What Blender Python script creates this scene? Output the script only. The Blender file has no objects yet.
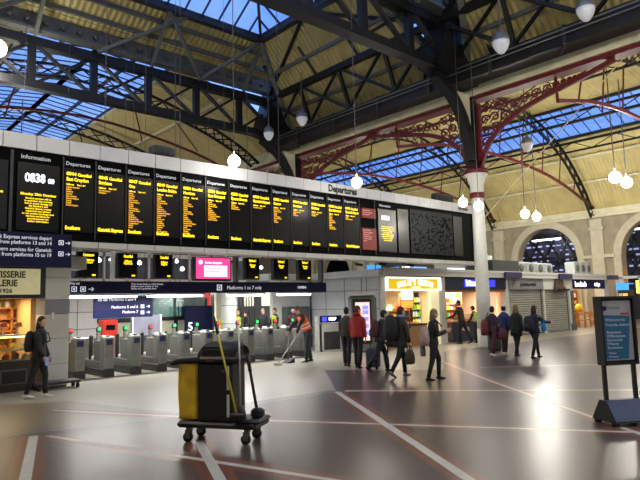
import bpy, math, random
from mathutils import Vector, Matrix
R = math.radians
random.seed(7)
scn = bpy.context.scene
C = scn.collection

# ---------------------------------------------------------------- camera
FPX, AZ, TH, PH = 580.0, R(48.3), math.atan(63.6/580), math.atan(.0254)
Fv = Vector((math.cos(AZ)*math.cos(TH), math.sin(AZ)*math.cos(TH), math.sin(TH)))
R0 = Vector((math.sin(AZ), -math.cos(AZ), 0))
U0 = R0.cross(Fv)
rv = R0*math.cos(PH) - U0*math.sin(PH)
uv = R0*math.sin(PH) + U0*math.cos(PH)
cd = bpy.data.cameras.new('camera'); cam = bpy.data.objects.new('camera', cd); C.objects.link(cam)
cam.matrix_world = Matrix(((rv.x, uv.x, -Fv.x, 0), (rv.y, uv.y, -Fv.y, 0), (rv.z, uv.z, -Fv.z, 1.75), (0, 0, 0, 1)))
cd.sensor_width = 36; cd.lens = FPX*36/640; cd.clip_end = 300; cd.clip_start = .05
scn.camera = cam
scn.view_settings.view_transform = 'Standard'; scn.view_settings.look = 'None'
scn.view_settings.gamma = 1; scn.view_settings.use_curve_mapping = False
scn.view_settings.exposure = 0.32

# ---------------------------------------------------------------- dawn sky
w = bpy.data.worlds.new('sky'); scn.world = w; w.use_nodes = True
nt = w.node_tree; bg = nt.nodes['Background']
tc = nt.nodes.new('ShaderNodeTexCoord'); nz = nt.nodes.new('ShaderNodeTexNoise'); rp = nt.nodes.new('ShaderNodeValToRGB')
nz.inputs['Scale'].default_value = 2.2; nz.inputs['Detail'].default_value = 4
nt.links.new(tc.outputs['Generated'], nz.inputs['Vector']); nt.links.new(nz.outputs['Fac'], rp.inputs['Fac'])
rp.color_ramp.elements[0].position = .35; rp.color_ramp.elements[0].color = (.08, .20, .66, 1)
rp.color_ramp.elements[1].position = .72; rp.color_ramp.elements[1].color = (.26, .44, .90, 1)
nt.links.new(rp.outputs['Color'], bg.inputs['Color']); bg.inputs['Strength'].default_value = 1.7

LAMP_W = 285      # every lit globe of the concourse
STRIP_W = 36      # fluorescent strips over the ticket gates
SHOP_W = 100      # ceiling light of each open shop

# ---------------------------------------------------------------- materials
def lin(c):
    return tuple(((v/255)/12.92 if v/255 <= .04045 else ((v/255+.055)/1.055)**2.4) for v in c)
def mat(name, rgb, rough=.6, metal=0, emit=0, noise=0, nscale=8, bump=0, spec=None, alpha=None, ecol=None):
    m = bpy.data.materials.new(name); m.use_nodes = True
    t = m.node_tree; b = t.nodes['Principled BSDF']
    c = lin(rgb)
    b.inputs['Base Color'].default_value = (*c, 1); b.inputs['Roughness'].default_value = rough
    b.inputs['Metallic'].default_value = metal
    if spec is not None: b.inputs['Specular IOR Level'].default_value = spec
    if emit:
        b.inputs['Emission Color'].default_value = (*(lin(ecol) if ecol else c), 1); b.inputs['Emission Strength'].default_value = emit
    tco = t.nodes.new('ShaderNodeTexCoord'); n = t.nodes.new('ShaderNodeTexNoise')
    n.inputs['Scale'].default_value = nscale; n.inputs['Detail'].default_value = 5
    t.links.new(tco.outputs['Object'], n.inputs['Vector'])
    k = noise or .06
    r = t.nodes.new('ShaderNodeValToRGB')
    r.color_ramp.elements[0].position = .3; r.color_ramp.elements[1].position = .7
    r.color_ramp.elements[0].color = (*[v*(1-k) for v in c], 1); r.color_ramp.elements[1].color = (*[min(1, v*(1+k)) for v in c], 1)
    t.links.new(n.outputs['Fac'], r.inputs['Fac']); t.links.new(r.outputs['Color'], b.inputs['Base Color'])
    if bump:
        bp = t.nodes.new('ShaderNodeBump'); bp.inputs['Strength'].default_value = bump; bp.inputs['Distance'].default_value = .02
        t.links.new(n.outputs['Fac'], bp.inputs['Height']); t.links.new(bp.outputs['Normal'], b.inputs['Normal'])
    return m
def wave_mat(name, rgb, axis, pitch, rough=.45, dist=.05, dark=.75):
    """ribbed sheet: a band wave along one axis drives the bump"""
    m = mat(name, rgb, rough, noise=.12, nscale=1.2); t = m.node_tree; b = t.nodes['Principled BSDF']
    tco = t.nodes.new('ShaderNodeTexCoord'); wv = t.nodes.new('ShaderNodeTexWave')
    wv.wave_type = 'BANDS'; wv.bands_direction = axis; wv.wave_profile = 'SIN'
    wv.inputs['Scale'].default_value = .314/pitch
    t.links.new(tco.outputs['Object'], wv.inputs['Vector'])
    bp = t.nodes.new('ShaderNodeBump'); bp.inputs['Strength'].default_value = 1; bp.inputs['Distance'].default_value = dist
    t.links.new(wv.outputs['Fac'], bp.inputs['Height']); t.links.new(bp.outputs['Normal'], b.inputs['Normal'])
    return m
def terrazzo(name, rgb, rough, k=.22):
    m = mat(name, rgb, rough, noise=k, nscale=.55); t = m.node_tree; b = t.nodes['Principled BSDF']
    tco = t.nodes.new('ShaderNodeTexCoord')
    n2 = t.nodes.new('ShaderNodeTexNoise'); n2.inputs['Scale'].default_value = .6; n2.inputs['Detail'].default_value = 1
    t.links.new(tco.outputs['Object'], n2.inputs['Vector'])
    mr = t.nodes.new('ShaderNodeMapRange'); mr.inputs['To Min'].default_value = rough*.94; mr.inputs['To Max'].default_value = rough*1.06
    t.links.new(n2.outputs['Fac'], mr.inputs['Value']); t.links.new(mr.outputs['Result'], b.inputs['Roughness'])
    b.inputs['Specular IOR Level'].default_value = .42
    # chips
    v = t.nodes.new('ShaderNodeTexVoronoi'); v.inputs['Scale'].default_value = 55
    t.links.new(tco.outputs['Object'], v.inputs['Vector'])
    src = b.inputs['Base Color'].links[0].from_socket
    mx = t.nodes.new('ShaderNodeMix'); mx.data_type = 'RGBA'; mx.blend_type = 'MULTIPLY'; mx.inputs['Factor'].default_value = .12
    t.links.new(src, mx.inputs['A']); t.links.new(v.outputs['Color'], mx.inputs['B']); t.links.new(mx.outputs['Result'], b.inputs['Base Color'])
    return m
def emis(name, rgb, s, base=None):
    return mat(name, base or rgb, .5, emit=s, ecol=rgb)
def glass(name, rgb, refl=.12, tint=(1, 1, 1)):
    m = bpy.data.materials.new(name); m.use_nodes = True; t = m.node_tree; t.nodes.clear()
    o = t.nodes.new('ShaderNodeOutputMaterial'); a = t.nodes.new('ShaderNodeBsdfTransparent'); g = t.nodes.new('ShaderNodeBsdfGlossy')
    mx = t.nodes.new('ShaderNodeMixShader'); mx.inputs[0].default_value = refl
    n = t.nodes.new('ShaderNodeTexNoise'); n.inputs['Scale'].default_value = .7; n.inputs['Detail'].default_value = 3
    r = t.nodes.new('ShaderNodeValToRGB'); c = lin(rgb)
    r.color_ramp.elements[0].color = (*[v*.75 for v in c], 1); r.color_ramp.elements[1].color = (*c, 1)
    tco = t.nodes.new('ShaderNodeTexCoord'); t.links.new(tco.outputs['Object'], n.inputs['Vector'])
    t.links.new(n.outputs['Fac'], r.inputs['Fac']); t.links.new(r.outputs['Color'], a.inputs['Color'])
    g.inputs['Roughness'].default_value = .15
    t.links.new(a.outputs[0], mx.inputs[1]); t.links.new(g.outputs[0], mx.inputs[2]); t.links.new(mx.outputs[0], o.inputs[0])
    return m
M = {}
M['black'] = mat('black_iron', (21, 21, 23), .5, .1, noise=.2)
M['darkgrey'] = mat('dark_grey_iron', (46, 46, 48), .5, .1, noise=.2)
M['greysteel'] = mat('grey_steel', (98, 98, 94), .5, .1, noise=.15)
M['cream'] = mat('cream_paint', (226, 221, 190), .5, noise=.1, nscale=2)
M['red'] = mat('red_iron_paint', (106, 24, 32), .5, noise=.15)
M['white'] = mat('white_paint', (218, 218, 212), .45, noise=.05)
M['clad'] = mat('board_cladding', (205, 206, 208), .35, noise=.05, nscale=2)
M['offwhite'] = mat('offwhite_panel', (196, 196, 190), .5, noise=.06, nscale=2)
M['grey'] = mat('grey_panel', (132, 134, 140), .5)
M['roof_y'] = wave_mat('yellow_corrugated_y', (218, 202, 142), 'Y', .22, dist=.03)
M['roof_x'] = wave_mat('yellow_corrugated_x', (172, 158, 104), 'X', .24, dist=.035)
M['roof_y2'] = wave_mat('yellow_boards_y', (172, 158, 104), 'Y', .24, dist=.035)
M['stone'] = mat('pale_stone', (168, 158, 136), .8, noise=.14, nscale=1.5, bump=.3)
M['stone2'] = mat('cream_stone_arch', (208, 200, 176), .75, noise=.08, nscale=3)
M['skyglass'] = glass('roof_glass', (250, 252, 255), .05)
M['navy'] = mat('navy_sign', (17, 20, 56), .5, spec=.15)
M['screen'] = mat('screen_black', (6, 7, 9), .28, noise=.1, spec=.14)
M['screen2'] = mat('screen_panel', (16, 19, 22), .3, noise=.1)
M['slate'] = mat('perforated_grey', (26, 29, 32), .5, spec=.2, noise=.35, nscale=5)
M['frame'] = mat('board_frame', (9, 10, 11), .6, spec=.04)
M['led'] = emis('led_yellow', (255, 214, 20), 1.15)
M['ledo'] = emis('led_orange', (240, 175, 10), .85)
M['ledw'] = emis('led_white', (225, 225, 255), 2.5)
M['ledr'] = mat('red_notice', (120, 26, 30), .5, emit=.25)
M['txt'] = emis('white_lettering', (200, 205, 215), .45)
M['txtdk'] = mat('dark_lettering', (30, 30, 34), .5)
M['tube'] = emis('fluorescent_tube', (255, 250, 245), 9)
M['globe_on'] = emis('globe_glass_lit', (255, 248, 225), 12)
M['globe_top'] = mat('globe_cap', (120, 124, 130), .3, .3)
M['globe_off'] = mat('globe_glass', (215, 218, 225), .2, emit=.12)
M['steel'] = mat('brushed_steel', (146, 148, 144), .32, .75, noise=.15, nscale=5)
M['steel2'] = mat('light_steel', (186, 186, 178), .4, .4, noise=.1)
M['plinth'] = mat('gate_plinth', (46, 47, 48), .5)
M['flapglass'] = glass('gate_flap_glass', (200, 215, 215), .2)
M['lred'] = emis('red_lamp', (255, 30, 30), 3)
M['lgreen'] = emis('green_lamp', (20, 235, 90), 2.5)
M['plastic'] = mat('black_plastic', (15, 16, 18), .45)
M['plastic2'] = mat('charcoal_plastic', (26, 27, 30), .5)
M['bag'] = mat('yellow_vinyl', (250, 198, 50), .5, noise=.2, nscale=6, bump=.4)
M['wood'] = mat('orange_wood', (178, 110, 50), .5, noise=.25)
M['signblue'] = mat('poster_blue', (38, 104, 148), .4)
M['signgrey'] = mat('poster_pale', (178, 180, 186), .4)
M['signnavy'] = mat('base_blue', (44, 66, 104), .5)
M['rubber'] = mat('rubber', (22, 22, 23), .7)
M['bulb'] = emis('bright_tube', (245, 245, 255), 6)

def text_mat(rgb, s): return emis('letters_%d_%d_%d' % rgb, rgb, s)

# ---------------------------------------------------------------- mesh builder
class MB:
    def __init__(s): s.v = []; s.f = []; s.m = []; s.sm = []; s.mi = 0
    def _add(s, vs, fs, smooth=False):
        o = len(s.v); s.v += [tuple(p) for p in vs]
        for f in fs: s.f.append(tuple(i+o for i in f)); s.m.append(s.mi); s.sm.append(smooth)
        return s
    def poly(s, pts): return s._add(pts, [tuple(range(len(pts)))])
    def box(s, x0, x1, y0, y1, z0, z1):
        v = [(x, y, z) for x in (x0, x1) for y in (y0, y1) for z in (z0, z1)]
        return s._add(v, [(0, 1, 3, 2), (4, 6, 7, 5), (0, 4, 5, 1), (2, 3, 7, 6), (0, 2, 6, 4), (1, 5, 7, 3)])
    def bar(s, p, q, w, h=None, up=(0, 0, 1)):
        p = Vector(p); q = Vector(q); h = h or w; d = (q-p).normalized(); u = Vector(up)
        if abs(d.dot(u)) > .97: u = Vector((1, 0, 0)) if abs(d.x) < .9 else Vector((0, 1, 0))
        a = d.cross(u).normalized()*w/2; b = a.cross(d).normalized()*h/2
        v = [e+i*a+j*b for e in (p, q) for i, j in ((-1, -1), (1, -1), (1, 1), (-1, 1))]
        return s._add(v, [(0, 3, 2, 1), (4, 5, 6, 7), (0, 1, 5, 4), (1, 2, 6, 5), (2, 3, 7, 6), (3, 0, 4, 7)])
    def path(s, pts, w, h=None, up=(0, 0, 1)):
        for a, b in zip(pts, pts[1:]): s.bar(a, b, w, h, up)
        return s
    def tube(s, pts, rad, n=8, smooth=True, ref=(1, 0, 0)):
        """tapered tube along a path; a radius may be (a, b): a along ref, b across it"""
        pts = [Vector(p) for p in pts]
        if not isinstance(rad, (list, tuple)): rad = [rad]*len(pts)
        vs = []; ref = Vector(ref)
        for i, p in enumerate(pts):
            d = (pts[min(i+1, len(pts)-1)]-pts[max(i-1, 0)]).normalized()
            rr = ref
            if abs(d.dot(rr)) > .9: rr = Vector((0, 1, 0)) if abs(d.y) < .9 else Vector((0, 0, 1))
            a = (rr-d*d.dot(rr)).normalized(); b = d.cross(a)
            ra, rb = rad[i] if isinstance(rad[i], (list, tuple)) else (rad[i], rad[i])
            for k in range(n):
                t = 2*math.pi*k/n; vs.append(p+a*ra*math.cos(t)+b*rb*math.sin(t))
        fs = [(i*n+k, i*n+(k+1) % n, (i+1)*n+(k+1) % n, (i+1)*n+k) for i in range(len(pts)-1) for k in range(n)]
        fs += [tuple(range(n))[::-1], tuple((len(pts)-1)*n+k for k in range(n))]
        return s._add(vs, fs, smooth)
    def lathe(s, c, prof, n=16, smooth=True):
        """prof: list of (radius, z) from c upward"""
        return s.tube([(c[0], c[1], c[2]+z) for r, z in prof], [max(r, .0008) for r, z in prof], n, smooth)
    def ball(s, c, r, n=10, m=7):
        r = (r, r, r) if not isinstance(r, (list, tuple)) else r
        vs = [(c[0], c[1], c[2]-r[2])]
        for j in range(1, m):
            ph = math.pi*j/m
            for k in range(n):
                t = 2*math.pi*k/n
                vs.append((c[0]+r[0]*math.sin(ph)*math.cos(t), c[1]+r[1]*math.sin(ph)*math.sin(t), c[2]-r[2]*math.cos(ph)))
        vs.append((c[0], c[1], c[2]+r[2])); L = len(vs)-1
        fs = [(0, 1+(k+1) % n, 1+k) for k in range(n)]
        for j in range(m-2):
            for k in range(n):
                a = 1+j*n+k; b = 1+j*n+(k+1) % n; fs.append((a, b, b+n, a+n))
        fs += [(1+(m-2)*n+k, 1+(m-2)*n+(k+1) % n, L) for k in range(n)]
        return s._add(vs, fs, True)
    def prism(s, pts, d):
        """extrude a planar polygon by vector d"""
        n = len(pts); d = Vector(d); a = [Vector(p) for p in pts]; vs = a+[p+d for p in a]
        fs = [tuple(range(n))[::-1], tuple(range(n, 2*n))]+[(i, (i+1) % n, n+(i+1) % n, n+i) for i in range(n)]
        return s._add(vs, fs)
    def rbox(s, c, sz, r=.03, rot=0):
        """box with chamfered vertical and top edges"""
        x, y, z = sz[0]/2, sz[1]/2, sz[2]; o = []
        def ring(dx, dy, zz, q):
            return [(dx-q, -dy, zz), (dx, -dy+q, zz), (dx, dy-q, zz), (dx-q, dy, zz), (-dx+q, dy, zz), (-dx, dy-q, zz), (-dx, -dy+q, zz), (-dx+q, -dy, zz)]
        rings = [ring(x-r*.6, y-r*.6, 0, r), ring(x, y, r*.7, r), ring(x, y, z-r, r), ring(x-r, y-r, z, r)]
        vs = []
        for rg in rings:
            for p in rg:
                a, b = p[0], p[1]
                vs.append((c[0]+a*math.cos(rot)-b*math.sin(rot), c[1]+a*math.sin(rot)+b*math.cos(rot), c[2]+p[2]))
        fs = [(i*8+k, i*8+(k+1) % 8, (i+1)*8+(k+1) % 8, (i+1)*8+k) for i in range(3) for k in range(8)]
        fs += [tuple(range(8))[::-1], tuple(range(24, 32))]
        return s._add(vs, fs)
    def mesh(s, name, mats, off=(0, 0, 0)):
        me = bpy.data.meshes.new(name)
        me.from_pydata([(p[0]-off[0], p[1]-off[1], p[2]-off[2]) for p in s.v], [], s.f)
        for m in (mats if isinstance(mats, (list, tuple)) else [mats]): me.materials.append(m)
        me.polygons.foreach_set('material_index', s.m); me.polygons.foreach_set('use_smooth', s.sm)
        me.update(); return me
    def build(s, name, mats, parent=None, world=True, label=None, cat=None, group=None, kind=None):
        """world=True: vertices are in world space and the parent chain is unrotated"""
        off = Vector((0, 0, 0)); p = parent
        if world:
            while p is not None: off += p.location; p = p.parent
        if parent is None and world and kind is None and s.v:      # origin at the base of a one-mesh thing
            xs = [q[0] for q in s.v]; ys = [q[1] for q in s.v]; zs = [q[2] for q in s.v]
            off = Vector(((min(xs)+max(xs))/2, (min(ys)+max(ys))/2, min(zs)))
        o = bpy.data.objects.new(name, s.mesh(name, mats, off)); C.objects.link(o); o.parent = parent
        if parent is None and world and kind is None: o.location = off
        tag(o, label, cat, group, kind); return o

def tag(o, label=None, cat=None, group=None, kind=None):
    if label: o['label'] = label
    if cat: o['category'] = cat
    if group: o['group'] = group
    if kind: o['kind'] = kind
    return o
def thing(name, label, cat, loc=(0, 0, 0), rz=0, group=None):
    o = bpy.data.objects.new(name, None); C.objects.link(o); o.location = loc; o.rotation_euler.z = rz
    o.empty_display_size = .2
    return tag(o, label, cat, group)
def copy_tree(o, parent=None, loc=None, rz=None, label=None, group=None):
    c = o.copy(); C.objects.link(c); c.parent = parent
    if loc is not None: c.location = loc
    if rz is not None: c.rotation_euler.z = rz
    if label: c['label'] = label
    if group: c['group'] = group
    for ch in list(o.children): copy_tree(ch, c)
    return c
def text(s, size, loc, m, parent=None, name='lettering', align='LEFT', rot=(R(90), 0, 0), ext=.002, sp=1.0, world=True, ls=1.0, sx=1.0, bold=0):
    cu = bpy.data.curves.new(name, 'FONT'); cu.body = s; cu.size = size; cu.align_x = align; cu.extrude = ext; cu.space_line = ls
    cu.resolution_u = 2; cu.offset = bold; cu.space_character = sp
    t = bpy.data.objects.new('tmp', cu); C.objects.link(t)
    me = bpy.data.meshes.new_from_object(t.evaluated_get(bpy.context.evaluated_depsgraph_get())); me.name = name
    bpy.data.objects.remove(t)
    me.materials.clear(); me.materials.append(m)
    off = Vector((0, 0, 0)); p = parent
    if world:
        while p is not None: off += p.location; p = p.parent
    from mathutils import Euler
    mt = Matrix.Translation(Vector(loc)-off) @ Euler(rot).to_matrix().to_4x4() @ Matrix.Diagonal((sx, 1, 1, 1))
    me.transform(mt)
    o = bpy.data.objects.new(name, me); C.objects.link(o); o.parent = parent
    return o
def struct(mb, name, m): return mb.build(name, m, kind='structure')

# ================================================================ SETTING: floor
fm = [terrazzo('terrazzo_brown', (82, 70, 68), .31, .07), terrazzo('terrazzo_cream', (160, 156, 142), .32, .05),
      terrazzo('terrazzo_tan', (126, 114, 98), .31, .06), terrazzo('terrazzo_pink', (118, 76, 64), .31, .06),
      mat('floor_line_white', (190, 188, 180), .4), terrazzo('terrazzo_dark', (70, 62, 66), .31, .06)]
fl = MB(); fl.mi = 0; fl.box(-6, 48, -9, 60, -.15, 0)
def fpoly(pts, mi, z): fl.mi = mi; fl.poly([(x, y, z*.2) for x, y in pts])
def fline(pts, wd, mi, z):
    for a, b in zip(pts, pts[1:]):
        d = Vector((b[0]-a[0], b[1]-a[1])).normalized(); n = Vector((-d.y, d.x))*wd/2
        fpoly([(a[0]+n.x, a[1]+n.y), (a[0]-n.x, a[1]-n.y), (b[0]-n.x, b[1]-n.y), (b[0]+n.x, b[1]+n.y)][::-1], mi, z)
fpoly([(-6, 12.7), (2.9, 12.44), (3.97, 11.84), (4.75, 9.0), (8.1, 8.72), (10.44, 11.65), (12.26, 9.2), (13.7, 10.2), (16.6, 12.4), (48, 12.4), (48, 60), (-6, 60)][::-1][::-1], 1, .003)
fpoly([(-6, 10.2), (2.72, 9.27), (3.97, 11.84), (2.9, 12.44), (-6, 12.7)], 2, .003)
fpoly([(2.72, 9.27), (4.75, 9.0), (3.97, 11.84)], 2, .0035)
fpoly([(13.7, 10.2), (11.4, 7.4), (13.0, 6.0), (18.5, 10.6), (16.6, 12.4)], 5, .003)
L = dict(L1=[(1.2, 4.8), (1.83, 6.77), (2.53, 9.0)], L2=[(2.67, 8.85), (4.0, 4.58), (4.9, 1.6)], L3=[(3.98, 6.96), (3.26, 5.27), (2.6, 3.7)],
         L4=[(3.4, 11.0), (4.5, 8.95), (5.24, 7.6), (8.14, 3.05), (9.3, 1.2)], L5=[(8.02, 8.61), (4.97, 3.47), (3.9, 1.7)],
         L6=[(8.21, 8.58), (11.76, 4.34), (14, 1.6)], L7=[(13.72, 10.21), (11.39, 7.41), (8.05, 3.02), (6.6, 1.1)], L8=[(13.22, 8.73), (15.6, 6.6), (20, 2.7)])
for i_, (k, p) in enumerate(L.items()):
    fline(p, .36, 3, .005+i_*.0004); fline(p, .085 if k not in ('L1', 'L3', 'L5') else .12, 4, .0095+i_*.0003)
fline([(-2, 9.9), (2.45, 9.38), (4.36, 8.9), (8.1, 8.72)], .34, 5, .0055)
for dy in (-.1, .02, .13): fline([(-2, 9.9+dy), (2.45, 9.38+dy), (4.36, 8.9+dy), (8.1, 8.72+dy)], .025, 4, .009)
fline([(-6, 15.0), (12.6, 15.0)], .5, 5, .004)
struct(fl, 'floor', fm)

# ================================================================ roofs
def sheet(mb, a, b, c, d, th=.06):
    """slab between four corners, thickened upwards"""
    a, b, c, d = map(Vector, (a, b, c, d)); n = (b-a).cross(d-a).normalized()
    if n.z < 0: n = -n
    mb.prism([a, b, c, d], n*th)
PR = [(9.7, 7.3), (8.8, 8.7), (7.3, 10.2), (5.6, 11.3), (3.0, 12.35), (0, 12.8)]
PH_ = [(9.65, 9.95), (8.8, 10.5), (7.3, 11.2), (5.6, 11.8), (3.0, 12.45), (0, 12.8)]      # the side that meets the girder
def roof_z(x, y):
    def ip(P, d):
        for (a, z), (a2, z2) in zip(P, P[1:]):
            if a2 <= d <= a: return z2+(z-z2)*(d-a2)/(a-a2)
        return 9.95
    if x > 38: return 8.6
    if x > 18.6: return ip(PR if x > 28.3 else PH_, abs(x-28.3))
    if y > 22.4: return ip(PH_, abs(x-8.8))
    y0 = 12 if y > 12 else 1.6 if y > 1.6 else -8.8; y1 = y0+(10.4 if y0 > -8 else 10.4)
    a, b = y0+.2, y1-.2; f = min((x+1)/3.4, (18.3-x)/3.4); g = min((y-a)/1.8, (b-y)/1.8)
    if f >= 1 and g >= 1:
        h = min((x-2.4)/2.6, (14.9-x)/2.6, 1, (y-a-1.8)/3.2, (b-1.8-y)/3.2); return 13.7+1.9*max(0, min(1, min((y-a-1.8)/3.2, (b-1.8-y)/3.2, max(h, 0) if h < 1 else 9)))
    return min(9.9+3.8*f if f < 1 else 99, 12.7+1.0*g if g < 1 else 99)
def hall_roof(cx, y0, y1, sky, tagn):
    pts = [(cx-a, z) for a, z in PH_]+[(cx+a, z) for a, z in (PR if cx > 20 else PH_)[::-1][1:]]
    yel = MB(); gl = MB(); br = MB()
    for i, (p, q) in enumerate(zip(pts, pts[1:])):
        if i in sky:
            sheet(gl, (p[0], y0, p[1]), (q[0], y0, q[1]), (q[0], y1, q[1]), (p[0], y1, p[1]), .02)
            n = int((y1-y0)/.62)
            for k in range(n+1):
                y = y0+(y1-y0)*k/n; br.bar((p[0], y, p[1]-.03), (q[0], y, q[1]-.03), (.034), .05)
            for e, wd in ((p, .16), (q, .16), (((p[0]+q[0])/2, (p[1]+q[1])/2), .1)):
                br.bar((e[0], y0, e[1]-.06), (e[0], y1, e[1]-.06), wd, .16)
        else: sheet(yel, (p[0], y0, p[1]), (q[0], y0, q[1]), (q[0], y1, q[1]), (p[0], y1, p[1]))
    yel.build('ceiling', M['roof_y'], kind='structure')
    g = gl.build(tagn, M['skyglass'], kind='structure'); br.build('glazing_bars', M['darkgrey'], g)
hall_roof(28.3, -9, 60, (6,), 'window_1')
hall_roof(8.8, 22.6, 60, (4, 5), 'window_2')

RB = [(9.55, 6.9), (8.6, 8.2), (7.1, 9.65), (5.3, 10.9), (2.9, 11.85), (0, 12.35)]
def smooth_path(pts, k=3):
    out = []
    P = [Vector(p) for p in pts]
    for i in range(len(P)-1):
        a = P[max(i-1, 0)]; b = P[i]; c = P[i+1]; d = P[min(i+2, len(P)-1)]
        for j in range(k):
            t = j/k
            out.append(.5*((2*b)+(c-a)*t+(2*a-5*b+4*c-d)*t*t+(3*b-a-3*c+d)*t*t*t))
    out.append(P[-1]); return out
def rib(cx, y, label, group, x_from=None):
    t = thing('arched_rib', label, 'roof rib', (cx, y, 6.9), 0, group)
    full = [(cx-a, y, z-.4) for a, z in PH_]+[(cx+a, y, z) for a, z in (RB if cx > 20 else [(q[0]-.1, q[1]-.45) for q in PH_])[::-1][1:]]
    if x_from is not None: full = [p for p in full if p[0] > x_from]
    up = smooth_path(full); lo = []
    c = Vector((cx, y, 4.5))
    for p in up: lo.append(p+(c-p).normalized()*.55)
    MB().path(up, .12, .1).build('upper_chord', M['black'], t); MB().path(lo, .12, .1).build('lower_chord', M['black'], t)
    b = MB()
    for i in range(len(up)-1):
        b.bar(up[i], lo[i+1], .05); b.bar(lo[i], up[i+1], .05)
    b.build('lattice', M['black'], t); return t
def tie(cx, y, sg=1):
    """curved red tie from the girder over to the wall, with struts to the rib"""
    pts = smooth_path([(cx-9.6, y, 8.35), (cx-6.5, y, 8.95), (cx-3, y, 9.2), (cx+1, y, 9.1), (cx+5, y, 8.6), (cx+9.5, y, 7.45)], 4)
    t = thing('curved_tie', None, 'tie rod', (cx, y, 7.4), 0, 'curved red ties of the roof')
    MB().path(pts, .11, .13).build('rod', M['red'], t)
    MB().tube([(cx-9.6, y, 8.3), (cx-9.65, y, 9.2)], .05, 6).build('hanger', M['red'], t)
    for dx, zt in ((-8, 9.9), (-6, 10.7), (-4, 11.2), (-1.5, 11.8), (.8, 11.9), (3, 11.3), (5, 10.6), (6.8, 9.6)):
        MB().tube([(cx+dx, y, 8.7 if dx < -5 else 9.1 if dx < 3 else 8.9 if dx < 4 else 8.5 if dx < 6 else 8.1), (cx+dx+.5, y, zt)], .035, 5).build('strut', M['red'], t)
    return t
names = ['farthest', 'fifth', 'fourth', 'third', 'second', 'first', 'nearest']
for i, y in enumerate((8.75, 15.85, 22.95, 30.05, 37.15, 44.25, 51.35)):
    if i == 0: lb, tb = 'lattice roof rib of the hall beyond the girder, nearest the camera', 'red curved tie of the right hall, nearest the camera, passing top right'
    elif i == 1: lb, tb = 'black lattice arched rib landing between the two stone arches', 'long curved red tie running from behind the column to the wall between the arches'
    elif i == 2: lb, tb = 'black lattice arched rib landing left of the stone arch behind the white column', 'curved red tie passing behind the white column and above the board end'
    else: lb, tb = 'black lattice rib far down the right hall, above the departures board', 'curved red tie far down the right hall, above the departures board'
    far = i > 2
    rib(28.3, y, lb, 'far lattice ribs above the departures board' if far else None)
    t = tie(28.3, y); t['label'] = tb
    if far: t['group'] = 'far curved red ties above the departures board'
    elif 'group' in t: del t['group']
for i, y in enumerate((25.5, 32.6, 39.7, 46.8, 53.9)):
    rib(8.8, y, 'black lattice rib of the far left hall seen through the roof truss', 'lattice ribs of the far left hall')
    pts = smooth_path([(-.7, y+.4, 8.2), (3, y+.4, 9.6), (8.8, y+.4, 10.4), (14.6, y+.4, 9.6), (18.3, y+.4, 8.2)], 4)
    t = thing('curved_tie', 'thin curved red tie under the far left hall roof', 'tie rod', (8.8, y+.4, 8), 0, 'red ties of the far left hall')
    MB().path(pts, .09, .1).build('rod', M['red'], t)
    for dx, zt in ((-6, 11), (-3, 12.1), (3, 12.1), (6, 11)):
        MB().tube([(8.8+dx, y+.4, 9.7), (8.8+dx*.8, y+.4, zt)], .035, 5).build('strut', M['red'], t)
# purlins of the right hall: pale rods and dark lattice purlins along the skylight
for x, z, d in ((36.4, 8.9, 'just above the arched wall'), (35.0, 10.2, 'half way up the slope below the skylight')):
    MB().bar((x, -9, z), (x, 60, z), .1).build('purlin', M['cream'], label='long pale purlin of the right hall %s' % d, cat='purlin')
for x, z, d in ((33.6, 10.85, 'along the lower edge of the blue skylight'), (31.1, 11.85, 'along the upper edge of the blue skylight'), (25.4, 11.85, 'on the near side of the ridge, right hall')):
    t = thing('lattice_purlin', 'dark lattice purlin %s' % d, 'purlin', (x, 25, z-.6))
    MB().bar((x, -9, z), (x, 60, z), .12).build('upper_chord', M['black'], t); MB().bar((x-.25, -9, z-.6), (x-.25, 60, z-.6), .1).build('lower_chord', M['black'], t)
    b = MB(); y = -9
    while y < 59: b.bar((x, y, z), (x-.25, y+1.2, z-.6), .045); b.bar((x-.25, y+1.2, z-.6), (x, y+2.4, z), .045); y += 2.4
    b.build('lattice', M['black'], t)
for x, z in ((14.4, 11.5), (11.8, 12.3)):
    MB().bar((x, 22.9, z), (x, 60, z), .12).build('purlin', M['cream'], label='pale purlin of the far left hall roof at %s' % ('its right slope' if x > 13 else 'the skylight edge'), cat='purlin')

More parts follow.
